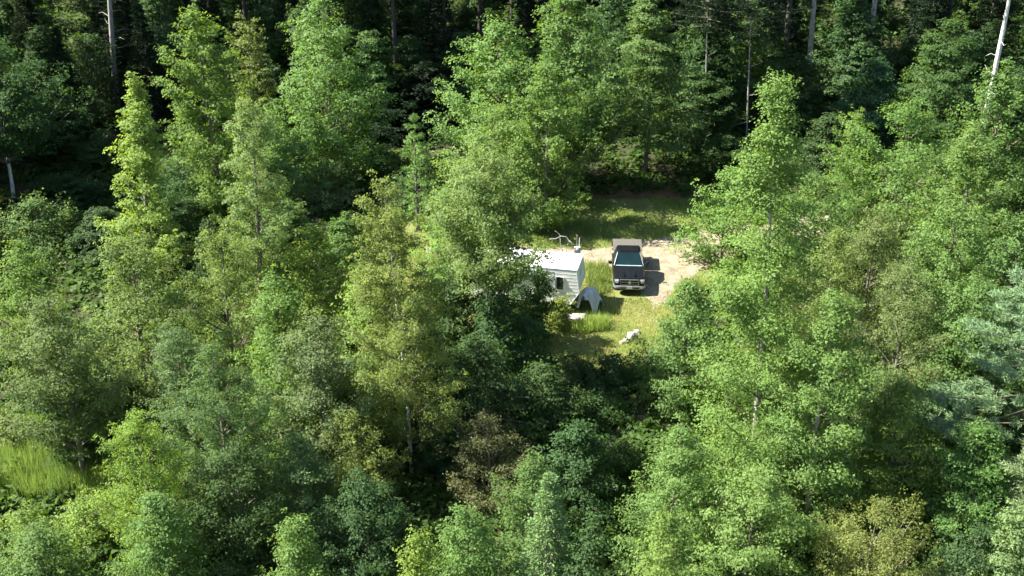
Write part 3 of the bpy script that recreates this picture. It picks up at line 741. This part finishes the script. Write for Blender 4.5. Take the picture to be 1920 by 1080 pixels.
def build_dead_sapling():
    b = at(1058, 470, 70.2); e = empty('dead_sapling', (b.x, 70.2, 0)); tag(e, 'bare pale dead sapling with curved stems behind the trailer roof', 'dead tree')
    def P(px, py): q = at(px, py, 70.2); return (q.x - b.x, rnd.uniform(-.15, .15), q.z)
    for path, r in (([(1056, 500), (1055, 472), (1051, 458), (1050, 443)], .030), ([(1062, 500), (1062, 465), (1064, 457), (1068, 452)], .030), ([(1068, 452), (1062, 444), (1052, 441), (1042, 446), (1030, 448)], .022), ([(1068, 452), (1074, 457), (1080, 461)], .020), ([(1051, 443), (1046, 438), (1040, 433)], .014)):
        tb = Tubes(); pts = [P(*p) for p in path]
        if path[0][1] == 500: pts[0] = (pts[0][0], 0, -.05)
        tb.add(pts, [r * (1 - .5 * i / len(pts)) for i in range(len(pts))], 6); link('stem', tb.mesh('stem'), 'dead_wood', e)
build_dead_sapling()
def build_slab():
    c = ground_at(1070, 594)
    bm = bm_new(); o = rough_outline([(c.x - 1.0, c.y - .35), (c.x + .75, c.y - .55), (c.x + .9, c.y + .3), (c.x - .9, c.y + .5)], .3, .12, 8)
    vs = [bm.verts.new((x - c.x, y - c.y, 0)) for x, y in o]; f = bm.faces.new(vs)
    r = bmesh.ops.extrude_face_region(bm, geom=[f])
    for v in r['geom']:
        if isinstance(v, bmesh.types.BMVert): v.co.z += .09
    o = done(bm, 'concrete_slab', 'concrete', None); o.location = c; tag(o, 'pale concrete slab on the grass below the trailer nose', 'slab')
build_slab()
def rock(px, py, s, label, seed, grp='pale stones at the edge of the clearing'):
    c = ground_at(px, py); bm = bm_new(); bmesh.ops.create_icosphere(bm, subdivisions=3, radius=1.0)
    for v in bm.verts:
        d = v.co.normalized(); k = 1 + .28 * noise.noise(d * 1.3 + Vector((seed, 0, 0))) + .10 * noise.noise(d * 3.5 + Vector((0, seed, 0)))
        v.co = Vector((d.x * s[0], d.y * s[1], max(-.3, d.z) * s[2])) * k
    o = done(bm, 'rock', 'stone', None); o.location = (c.x, c.y, s[2] * .25); o.rotation_euler = (0, 0, seed); tag(o, label, 'rock', grp)
rock(1184, 634, (.36, .28, .30), 'largest pale rock at the near edge of the clearing', 1.3)
rock(1194, 625, (.24, .20, .20), 'pale rock just behind the largest one at the clearing edge', 2.1)
rock(1174, 640, (.24, .20, .16), 'small flat pale rock beside the largest one at the clearing edge', 3.7)
rock(1165, 643, (.15, .14, .11), 'smallest pale rock at the near edge of the clearing', 4.4)
rock(1219, 487, (.20, .16, .16), 'small pale rock on the dirt drive beside the truck mirror', 5.6)
# ------------------------------------------------------------------ the wood, from the far edge towards the camera
GB, GL, GF, GR, GD = 'trees behind the clearing', 'trees on the left of the trailer', 'trees in the foreground', 'trees on the right of the clearing', 'dark trees of the shaded wood'
# tall pines: bare trunks with dead branches in view, crowns above the frame
def tall_pine(px0, py0, px1, py1, Y, r, H, bark, label, seed, dead=9):
    a, b = at(px0, py0, Y), at(px1, py1, Y)                        # two points of the trunk, low and high
    s = (b.x - a.x) / (b.z - a.z); bx = a.x - s * a.z
    e = empty('pine_tree', (bx, Y, 0)); tag(e, label, 'tree', GD)
    tb, cm = conifer(seed, H, 5.0, .50 * H, 'pine', 16000, (s * H, 0), r, wmul=2.2)
    link('trunk', tb[0], bark, e); link('branches', tb[1], 'bark', e); c = link('crown', cm, 'needle', e); c.color = (*COL['dark'], 1)
    rg = random.Random(seed)
    for k in range(dead):
        z = .12 * H + (.36 * H) * k / max(1, dead) + rg.uniform(-.2, .2); az = rg.uniform(0, 6.28); L = rg.uniform(.8, 2.4)
        p = (s * z, 0, z); q = (s * z + math.cos(az) * L * .6, math.sin(az) * L * .6, z + rg.uniform(-.1, .3)); w = (s * z + math.cos(az) * L, math.sin(az) * L, z + rg.uniform(-.2, .5))
        t2 = Tubes(); t2.add([p, q, w], [.035, .022, .006], 4); link('dead_branch', t2.mesh('dead_branch'), bark, e)
tall_pine(213, 120, 205, 0, 104, .33, 25, 'bark_grey', 'grey pine trunk with bare dead branches near the top left corner', 501, 14)
tall_pine(1518, 110, 1527, 0, 106, .32, 25, 'bark_grey', 'left one of two thick grey pine trunks at the top right', 502, 5)
tall_pine(1625, 112, 1641, 0, 107, .34, 26, 'bark_grey', 'right one of two thick grey pine trunks at the top right', 503, 6)
tall_pine(1860, 160, 1892, 0, 98, .30, 24, 'bark_pale', 'pale leaning bare trunk at the top right corner', 504, 6)
tall_pine(1322, 230, 1326, 60, 97, .10, 20, 'bark_grey', 'thin grey pole of a trunk behind the grass clearing', 506, 3)
tall_pine(1402, 200, 1407, 60, 96, .09, 19, 'bark_grey', 'thin pale pole of a trunk between clearing and thick trunks', 507, 3)
# shared meshes for the unlit wood behind
PROT = []
for k, (st, H, R) in enumerate((('spruce', 13, 2.6), ('spruce', 10, 2.3), ('pine', 12, 2.8))):
    tb, cm = conifer(600 + k, H, R, .6, st, 22000, wmul=2.2); PROT.append(('conifer_tree', tb, cm, 'needle', 'dark'))
for k, (kd, H, R) in enumerate((('maple', 9, 2.6), ('layer', 7.5, 2.6))):
    tb, cm = broadleaf(620 + k, H, R, .8, kd, 16000, leafmul=1.15); PROT.append(('broadleaf_tree', tb, cm, 'leaf', 'deep'))
HIGH = []
for k in range(2):
    tb, cm = conifer(640 + k, 26, 5.4, 12.0, 'pine', 30000, trunk_r=.3, wmul=2.6); HIGH.append((tb, cm))
rb = random.Random(31)
LAND = ((60, 'at the upper left edge'), (213, 'by the grey trunk with dead branches'), (372, 'behind the tall oval tree'), (480, 'behind the slim brownish tree'), (598, 'behind the broad bright maple'),
        (770, 'in the dark gap right of the broad bright maple'), (940, 'behind the huge bright maple'), (1080, 'behind the tall green maple'), (1225, 'behind the layered tree at the clearing back'),
        (1365, 'behind the thin pole trunks'), (1520, 'at the left thick grey trunk'), (1632, 'at the right thick grey trunk'), (1775, 'behind the dark layered tree at the top right'), (1890, 'by the pale leaning trunk'))
def px_of(x, y, z): return 960 + 2300 * x / (y * CP + (CAM_H - z) * SP)
for row, (Y0, nrow) in enumerate(((99, 14), (104.5, 16), (110, 17), (117, 18), (125, 18), (134, 18), (144, 18), (154, 18), (164, 18))):
    for i in range(nrow):
        half = Y0 * .45 + 3
        x = -half + 2 * half * (i + .5) / nrow + rb.uniform(-1.6, 1.6); y = Y0 + rb.uniform(-2, 2)
        if row == 0 and -6 < x < 16: continue                      # the lit maples stand here
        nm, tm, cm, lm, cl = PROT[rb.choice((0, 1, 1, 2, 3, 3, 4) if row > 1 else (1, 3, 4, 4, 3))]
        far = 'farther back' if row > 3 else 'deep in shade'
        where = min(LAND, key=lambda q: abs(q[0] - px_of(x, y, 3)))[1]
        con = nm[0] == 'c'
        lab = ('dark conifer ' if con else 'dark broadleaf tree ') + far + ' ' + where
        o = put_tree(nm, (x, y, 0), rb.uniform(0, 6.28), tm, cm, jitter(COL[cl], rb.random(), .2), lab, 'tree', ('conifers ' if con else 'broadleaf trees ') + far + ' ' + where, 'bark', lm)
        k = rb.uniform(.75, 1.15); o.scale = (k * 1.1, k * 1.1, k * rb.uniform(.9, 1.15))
hp = []
for (x, y) in ((-62, 112), (-52, 121), (-47, 108), (-41, 128), (-35, 114), (-30, 122), (-24, 110), (-19, 126), (-13, 117), (-8, 127), (-3, 114), (3, 124), (9, 112), (14, 126), (20, 116), (27, 124), (45, 126), (52, 112), (-58, 96), (-66, 104), (-70, 122), (-56, 134), (-26, 138), (0, 138), (30, 138), (-45, 142), (-12, 146), (12, 148), (42, 144), (-60, 148), (-32, 152), (55, 136), (64, 124), (-17, 106), (-10, 103), (-33, 107), (24, 106), (-22, 117), (5, 118), (-6, 108), (-50, 90), (-52, 80), (-60, 84), (-46, 99), (22, 152)):
    tm, cm = HIGH[rb.randrange(2)]
    o = put_tree('tall_pine_tree', (x, y, 0), rb.uniform(0, 6.28), tm, cm, jitter(COL['dark'], rb.random(), .2), 'tall dark pine trunk ' + ('farther back ' if y > 118 else '') + min(LAND, key=lambda q: abs(q[0] - px_of(x, y, 8)))[1], 'tree', 'tall pines of the shaded wood', 'bark_shaded', 'needle')
    k = rb.uniform(.85, 1.1); o.scale = (k, k, k)

DIM = []
for k, (kd, H, R) in enumerate((('maple', 8, 2.6), ('round', 6, 2.6), ('layer', 6.5, 2.8), ('dome', 4, 2.4))):
    tb, cm = broadleaf(660 + k, H, R, .3, kd, 18000, leafmul=.95); DIM.append((tb, cm, H, R))
def dim(k, px, py, Y, wpx, colour, label, group):
    """one of four shared shaded trees, scaled so that its top stands at the pixel"""
    tm, cm, H, R = DIM[k]; p = at(px, py, Y); SEED[0] += 1
    o = put_tree('broadleaf_tree', (p.x, Y, 0), (SEED[0] * 1.7) % 6.28, tm, cm, jitter(COL[colour], SEED[0], .15), label, 'tree', group)
    r = .5 * wpx * depth(p) / 2300 / R; o.scale = (r, r, max(1, p.z) / H)
# behind the clearing
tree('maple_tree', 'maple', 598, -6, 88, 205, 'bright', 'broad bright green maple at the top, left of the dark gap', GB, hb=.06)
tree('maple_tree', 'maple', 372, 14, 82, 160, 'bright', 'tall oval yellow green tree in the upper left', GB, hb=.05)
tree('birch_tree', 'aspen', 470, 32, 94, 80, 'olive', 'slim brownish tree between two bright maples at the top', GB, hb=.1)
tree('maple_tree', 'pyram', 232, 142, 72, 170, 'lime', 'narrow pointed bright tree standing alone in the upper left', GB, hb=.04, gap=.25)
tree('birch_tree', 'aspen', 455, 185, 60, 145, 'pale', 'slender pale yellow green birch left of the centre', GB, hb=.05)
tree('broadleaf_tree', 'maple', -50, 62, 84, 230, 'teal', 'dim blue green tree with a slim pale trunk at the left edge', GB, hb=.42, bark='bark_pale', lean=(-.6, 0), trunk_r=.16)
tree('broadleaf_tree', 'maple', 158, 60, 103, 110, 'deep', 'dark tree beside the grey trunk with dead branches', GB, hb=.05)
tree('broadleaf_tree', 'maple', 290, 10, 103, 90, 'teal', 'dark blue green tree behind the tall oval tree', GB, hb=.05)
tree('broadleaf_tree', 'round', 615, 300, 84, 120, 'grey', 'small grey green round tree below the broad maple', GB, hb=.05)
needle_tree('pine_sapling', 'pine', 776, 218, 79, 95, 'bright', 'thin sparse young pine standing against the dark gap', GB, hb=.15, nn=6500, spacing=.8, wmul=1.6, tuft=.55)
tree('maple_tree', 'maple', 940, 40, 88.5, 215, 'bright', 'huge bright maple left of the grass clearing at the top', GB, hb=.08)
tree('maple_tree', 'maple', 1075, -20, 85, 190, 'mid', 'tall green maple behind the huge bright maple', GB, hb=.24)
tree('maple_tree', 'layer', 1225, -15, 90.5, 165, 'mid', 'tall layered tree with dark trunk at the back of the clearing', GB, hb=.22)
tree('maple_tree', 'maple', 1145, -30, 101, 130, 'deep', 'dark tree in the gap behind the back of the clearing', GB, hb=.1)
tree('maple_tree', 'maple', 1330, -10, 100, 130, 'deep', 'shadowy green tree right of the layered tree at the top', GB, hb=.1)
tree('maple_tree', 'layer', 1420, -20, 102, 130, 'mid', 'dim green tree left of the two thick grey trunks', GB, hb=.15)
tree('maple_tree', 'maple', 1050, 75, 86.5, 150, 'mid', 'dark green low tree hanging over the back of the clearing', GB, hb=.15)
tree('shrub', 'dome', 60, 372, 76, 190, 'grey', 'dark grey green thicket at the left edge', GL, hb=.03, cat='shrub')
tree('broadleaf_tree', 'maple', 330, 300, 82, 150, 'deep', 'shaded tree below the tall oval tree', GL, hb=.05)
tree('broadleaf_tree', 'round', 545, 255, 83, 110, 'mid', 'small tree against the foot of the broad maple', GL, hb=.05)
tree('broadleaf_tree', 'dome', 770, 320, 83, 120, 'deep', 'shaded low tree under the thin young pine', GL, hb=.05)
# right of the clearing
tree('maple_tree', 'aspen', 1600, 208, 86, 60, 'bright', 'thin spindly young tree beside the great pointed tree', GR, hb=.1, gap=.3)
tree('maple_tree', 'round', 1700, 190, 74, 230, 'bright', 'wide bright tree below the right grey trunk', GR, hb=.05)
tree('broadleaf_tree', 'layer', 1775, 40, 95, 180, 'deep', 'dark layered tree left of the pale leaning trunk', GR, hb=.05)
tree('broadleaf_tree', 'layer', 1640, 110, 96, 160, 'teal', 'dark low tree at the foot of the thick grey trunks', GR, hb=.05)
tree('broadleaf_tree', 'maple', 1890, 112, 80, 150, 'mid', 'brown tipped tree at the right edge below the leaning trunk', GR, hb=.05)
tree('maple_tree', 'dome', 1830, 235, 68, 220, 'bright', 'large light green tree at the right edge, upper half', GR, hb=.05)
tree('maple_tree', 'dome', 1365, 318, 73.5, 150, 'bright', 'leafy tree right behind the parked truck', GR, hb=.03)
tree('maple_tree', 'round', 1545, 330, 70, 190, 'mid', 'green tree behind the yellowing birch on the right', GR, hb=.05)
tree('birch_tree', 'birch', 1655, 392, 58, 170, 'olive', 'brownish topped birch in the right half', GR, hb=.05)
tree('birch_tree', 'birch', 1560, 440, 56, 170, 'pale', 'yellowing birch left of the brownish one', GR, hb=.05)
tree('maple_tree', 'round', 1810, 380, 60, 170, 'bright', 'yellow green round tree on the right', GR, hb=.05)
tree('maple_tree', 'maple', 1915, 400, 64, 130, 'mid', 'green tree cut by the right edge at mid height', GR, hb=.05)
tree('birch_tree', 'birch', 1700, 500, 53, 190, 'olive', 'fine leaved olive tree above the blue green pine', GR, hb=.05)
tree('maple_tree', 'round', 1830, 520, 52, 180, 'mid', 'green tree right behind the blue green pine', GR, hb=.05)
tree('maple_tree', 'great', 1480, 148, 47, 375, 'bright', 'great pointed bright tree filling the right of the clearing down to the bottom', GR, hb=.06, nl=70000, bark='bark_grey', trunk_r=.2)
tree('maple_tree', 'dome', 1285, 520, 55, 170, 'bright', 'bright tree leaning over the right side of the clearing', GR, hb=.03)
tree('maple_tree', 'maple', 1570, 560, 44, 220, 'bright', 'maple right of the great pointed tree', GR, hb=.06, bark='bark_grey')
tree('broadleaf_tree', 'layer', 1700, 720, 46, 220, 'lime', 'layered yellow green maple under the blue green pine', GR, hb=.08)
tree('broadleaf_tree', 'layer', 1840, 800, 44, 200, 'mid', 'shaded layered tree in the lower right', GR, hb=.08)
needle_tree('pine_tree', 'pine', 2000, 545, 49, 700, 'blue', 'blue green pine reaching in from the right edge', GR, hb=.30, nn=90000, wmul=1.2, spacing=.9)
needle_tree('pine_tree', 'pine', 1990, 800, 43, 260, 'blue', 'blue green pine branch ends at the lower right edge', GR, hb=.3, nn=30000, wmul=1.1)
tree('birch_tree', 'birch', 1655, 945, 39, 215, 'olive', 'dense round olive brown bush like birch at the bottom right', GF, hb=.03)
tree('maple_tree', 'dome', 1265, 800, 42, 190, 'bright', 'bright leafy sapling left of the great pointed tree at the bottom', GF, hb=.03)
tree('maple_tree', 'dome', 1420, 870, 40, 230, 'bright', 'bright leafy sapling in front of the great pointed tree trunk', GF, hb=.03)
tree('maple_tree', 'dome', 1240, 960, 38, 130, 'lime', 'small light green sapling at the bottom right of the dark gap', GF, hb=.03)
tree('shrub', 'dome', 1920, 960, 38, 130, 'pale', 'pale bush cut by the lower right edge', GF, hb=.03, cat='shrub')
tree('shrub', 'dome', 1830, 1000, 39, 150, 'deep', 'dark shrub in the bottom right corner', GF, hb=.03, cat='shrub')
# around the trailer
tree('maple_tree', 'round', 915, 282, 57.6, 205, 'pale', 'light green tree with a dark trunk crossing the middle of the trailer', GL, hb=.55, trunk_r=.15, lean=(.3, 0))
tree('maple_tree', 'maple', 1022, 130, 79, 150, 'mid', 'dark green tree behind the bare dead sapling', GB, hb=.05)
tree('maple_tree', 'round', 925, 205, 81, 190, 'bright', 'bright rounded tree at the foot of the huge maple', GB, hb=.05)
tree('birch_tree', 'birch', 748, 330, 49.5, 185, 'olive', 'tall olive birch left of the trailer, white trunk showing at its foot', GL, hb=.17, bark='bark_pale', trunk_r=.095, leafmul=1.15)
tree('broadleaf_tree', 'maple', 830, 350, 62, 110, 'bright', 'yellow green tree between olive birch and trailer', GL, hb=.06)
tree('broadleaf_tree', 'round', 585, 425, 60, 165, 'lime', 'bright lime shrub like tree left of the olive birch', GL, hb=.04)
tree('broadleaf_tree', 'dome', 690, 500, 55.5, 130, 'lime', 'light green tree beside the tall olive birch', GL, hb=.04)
tree('broadleaf_tree', 'layer', 868, 492, 59.5, 150, 'deep', 'shaded green tree before the hidden middle of the trailer', GL, hb=.05)
tree('broadleaf_tree', 'round', 958, 503, 61.5, 95, 'deep', 'shaded green tree before the near side of the trailer', GL, hb=.05)
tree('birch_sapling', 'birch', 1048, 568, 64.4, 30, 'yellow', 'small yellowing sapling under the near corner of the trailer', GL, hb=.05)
# left
tree('broadleaf_tree', 'dome', 25, 462, 60, 150, 'bright', 'bright tree cut by the left edge at mid height', GL, hb=.04)
tree('broadleaf_tree', 'round', 238, 442, 54, 210, 'pale', 'pale rounded tree in the left half', GL, hb=.04)
tree('birch_tree', 'birch', 415, 440, 56, 170, 'pale', 'pale fine leaved tree between rounded tree and lime shrub', GL, hb=.05)
tree('broadleaf_tree', 'round', 95, 555, 49, 200, 'grey', 'grey green tree above the grassy bank', GL, hb=.3)
tree('broadleaf_tree', 'dome', 500, 520, 51, 190, 'bright', 'green tree left of the centre below the lime shrub', GL, hb=.04)
tree('birch_tree', 'aspen', 330, 600, 47, 130, 'grey', 'grey green slender tree in the left centre', GL, hb=.05)
tree('broadleaf_tree', 'round', 597, 602, 48, 185, 'grey', 'round tree with a dark right side, left of centre', GL, hb=.04)
tree('broadleaf_tree', 'dome', 770, 590, 52, 200, 'deep', 'green tree below the olive birch', GL, hb=.04)
# foreground
tree('birch_tree', 'birch', 400, 660, 44, 190, 'grey', 'grey green fine leaved tree in the lower left', GF, hb=.05)
tree('birch_tree', 'birch', 262, 778, 42, 170, 'lime', 'yellow green bush beside the grassy bank', GF, hb=.03)
tree('broadleaf_tree', 'layer', 900, 640, 52, 210, 'deep', 'shaded green tree below the trailer', GF, hb=.05)
tree('broadleaf_tree', 'layer', 1010, 690, 53, 170, 'deep', 'dark shaded tree at the near edge of the clearing', GF, hb=.05)
tree('shrub', 'dome', 1150, 672, 57.8, 110, 'deep', 'low dark shrub closing the near end of the clearing', GF, hb=.03, cat='shrub')
tree('shrub', 'dome', 1068, 676, 58.6, 60, 'olive', 'small olive shrub at the lower left corner of the clearing', GF, hb=.03, cat='shrub')
tree('birch_tree', 'birch', 915, 785, 47, 160, 'rust', 'reddish brown tinged tree in the lower centre', GF, hb=.05)
tree('birch_tree', 'birch', 655, 785, 46, 130, 'olive', 'brownish tree left of the white trunk', GF, hb=.05)
tree('broadleaf_tree', 'dome', 555, 830, 44, 180, 'grey', 'grey green tree at the bottom left of centre', GF, hb=.04)
tree('broadleaf_tree', 'round', 430, 830, 42, 190, 'deep', 'large dark tree at the bottom, lower left', GF, hb=.04)
tree('broadleaf_tree', 'dome', 300, 930, 40, 190, 'mid', 'leafy tree at the bottom edge in the lower left', GF, hb=.04)
tree('shrub', 'dome', 60, 990, 40.5, 180, 'mid', 'shaded shrubs in the bottom left corner', GF, hb=.03, cat='shrub')
tree('broadleaf_tree', 'layer', 1080, 800, 46, 170, 'deep', 'dark layered tree left of the dark gap at the bottom', GF, hb=.05)
tree('broadleaf_tree', 'dome', 1000, 860, 43, 140, 'mid', 'green sapling behind the young spruce', GF, hb=.05)
needle_tree('spruce_tree', 'spruce', 1030, 888, 40, 165, 'spruce', 'young spruce at the bottom centre', GF, hb=.02)
tree('broadleaf_tree', 'dome', 880, 960, 40, 140, 'bright', 'light green sapling left of the young spruce', GF, hb=.03)
tree('broadleaf_tree', 'dome', 782, 1010, 38, 85, 'lime', 'bright yellow green sapling at the bottom edge', GF, hb=.03)
tree('broadleaf_tree', 'dome', 680, 900, 42, 170, 'deep', 'dark tree at the foot of the white trunk', GF, hb=.04)
tree('broadleaf_tree', 'dome', 560, 980, 38, 150, 'mid', 'green tree at the bottom edge left of centre', GF, hb=.04)
tree('broadleaf_tree', 'dome', 1110, 985, 39, 90, 'deep', 'dark sapling right of the young spruce', GF, hb=.04)
# shaded trees that fill the spaces between the lit ones
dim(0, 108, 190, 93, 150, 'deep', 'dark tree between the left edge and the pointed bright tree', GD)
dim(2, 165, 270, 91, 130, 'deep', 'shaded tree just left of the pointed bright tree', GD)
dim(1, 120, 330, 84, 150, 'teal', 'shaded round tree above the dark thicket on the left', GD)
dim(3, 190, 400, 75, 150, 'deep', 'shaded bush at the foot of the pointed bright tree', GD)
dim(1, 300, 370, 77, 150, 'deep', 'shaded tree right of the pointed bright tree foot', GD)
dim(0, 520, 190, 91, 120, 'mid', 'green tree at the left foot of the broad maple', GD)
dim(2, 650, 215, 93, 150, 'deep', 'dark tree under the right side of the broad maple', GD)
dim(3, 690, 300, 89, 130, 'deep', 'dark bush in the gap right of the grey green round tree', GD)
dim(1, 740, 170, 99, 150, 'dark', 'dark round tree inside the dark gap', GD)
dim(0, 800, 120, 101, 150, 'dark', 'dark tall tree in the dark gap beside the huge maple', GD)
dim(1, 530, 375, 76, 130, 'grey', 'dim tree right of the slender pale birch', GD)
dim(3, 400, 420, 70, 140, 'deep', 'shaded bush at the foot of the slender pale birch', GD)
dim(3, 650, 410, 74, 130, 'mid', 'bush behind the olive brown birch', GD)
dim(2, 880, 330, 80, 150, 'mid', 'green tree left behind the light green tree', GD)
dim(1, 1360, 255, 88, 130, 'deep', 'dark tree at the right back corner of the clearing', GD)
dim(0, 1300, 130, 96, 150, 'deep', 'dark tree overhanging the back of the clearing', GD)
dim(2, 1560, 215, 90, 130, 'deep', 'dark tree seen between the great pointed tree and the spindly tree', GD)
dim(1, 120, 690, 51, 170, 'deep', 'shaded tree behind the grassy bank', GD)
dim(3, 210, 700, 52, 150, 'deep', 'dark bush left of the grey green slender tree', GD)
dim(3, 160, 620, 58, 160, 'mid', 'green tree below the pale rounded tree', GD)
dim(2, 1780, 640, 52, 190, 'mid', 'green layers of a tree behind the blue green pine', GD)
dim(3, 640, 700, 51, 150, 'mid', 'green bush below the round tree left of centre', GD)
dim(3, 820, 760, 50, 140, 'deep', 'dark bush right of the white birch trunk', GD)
for k, (x, y, h) in enumerate(((-46, 82, 17), (-52, 90, 20), (-43, 92, 16), (-50, 74, 16), (-44, 72, 13))):    # the wood goes on outside the frame and shades its left edge
    tm, cm, H, R = DIM[k % 2]; o = put_tree('broadleaf_tree', (x, y, 0), k * 1.3, tm, cm, jitter(COL['mid'], k), 'tall tree just outside the left edge of the frame', 'tree', 'tall trees beyond the left edge')
    o.scale = (1.7, 1.7, h / H)
tree('shrub', 'dome', 40, 955, 44, 120, 'lime', 'lime green bush on the near side of the grassy bank', GF, hb=.03, cat='shrub')
tree('shrub', 'dome', 225, 872, 47.5, 130, 'lime', 'lime bush between the grassy bank and the yellow green bush', GF, hb=.03, cat='shrub')
tree('shrub', 'round', 5, 785, 52, 90, 'pale', 'pale bush at the left edge above the grassy bank', GF, hb=.03, cat='shrub')
tree('broadleaf_tree', 'round', 1008, 508, 62.6, 66, 'deep', 'dark low tree under the near side of the trailer', GL, hb=.05)
tree('shrub', 'dome', 1120, 745, 54, 130, 'deep', 'dark shrub in the hollow below the clearing', GF, hb=.03, cat='shrub')
tree('shrub', 'dome', 1165, 830, 48.5, 110, 'deep', 'dark shrub low in the hollow left of the great pointed tree', GF, hb=.03, cat='shrub')
tree('shrub', 'dome', 150, 945, 43.8, 130, 'lime', 'lime bush below the grassy bank, left of the bottom', GF, hb=.03, cat='shrub')
tree('broadleaf_tree', 'layer', 975, 590, 56.5, 130, 'deep', 'dark low tree in front of the trees hiding the trailer side', GL, hb=.05)
tree('broadleaf_tree', 'layer', 922, 548, 55.6, 120, 'deep', 'dark low tree hiding the foot of the dark trunk before the trailer', GL, hb=.05)
# the wood goes on to either side of the frame
re_ = random.Random(77)
for sgn, side in ((-1, 'left'), (1, 'right')):
    for k in range(34):
        y = 36 + 66 * (k + re_.random()) / 34; x = sgn * (y * .418 + 9.5 + re_.uniform(0, 12))
        tm, cm, H, R = DIM[re_.choice((0, 1, 2))]
        o = put_tree('broadleaf_tree', (x, y, 0), re_.uniform(0, 6.28), tm, cm, jitter(COL[re_.choice(('mid', 'bright', 'grey'))], re_.random()), 'tree standing outside the %s edge of the frame' % side, 'tree', 'trees beyond the %s edge' % side)
        r = re_.uniform(.8, 1.15); o.scale = (r, r, r * re_.uniform(.9, 1.3) * (.8 if sgn < 0 else 1.1))
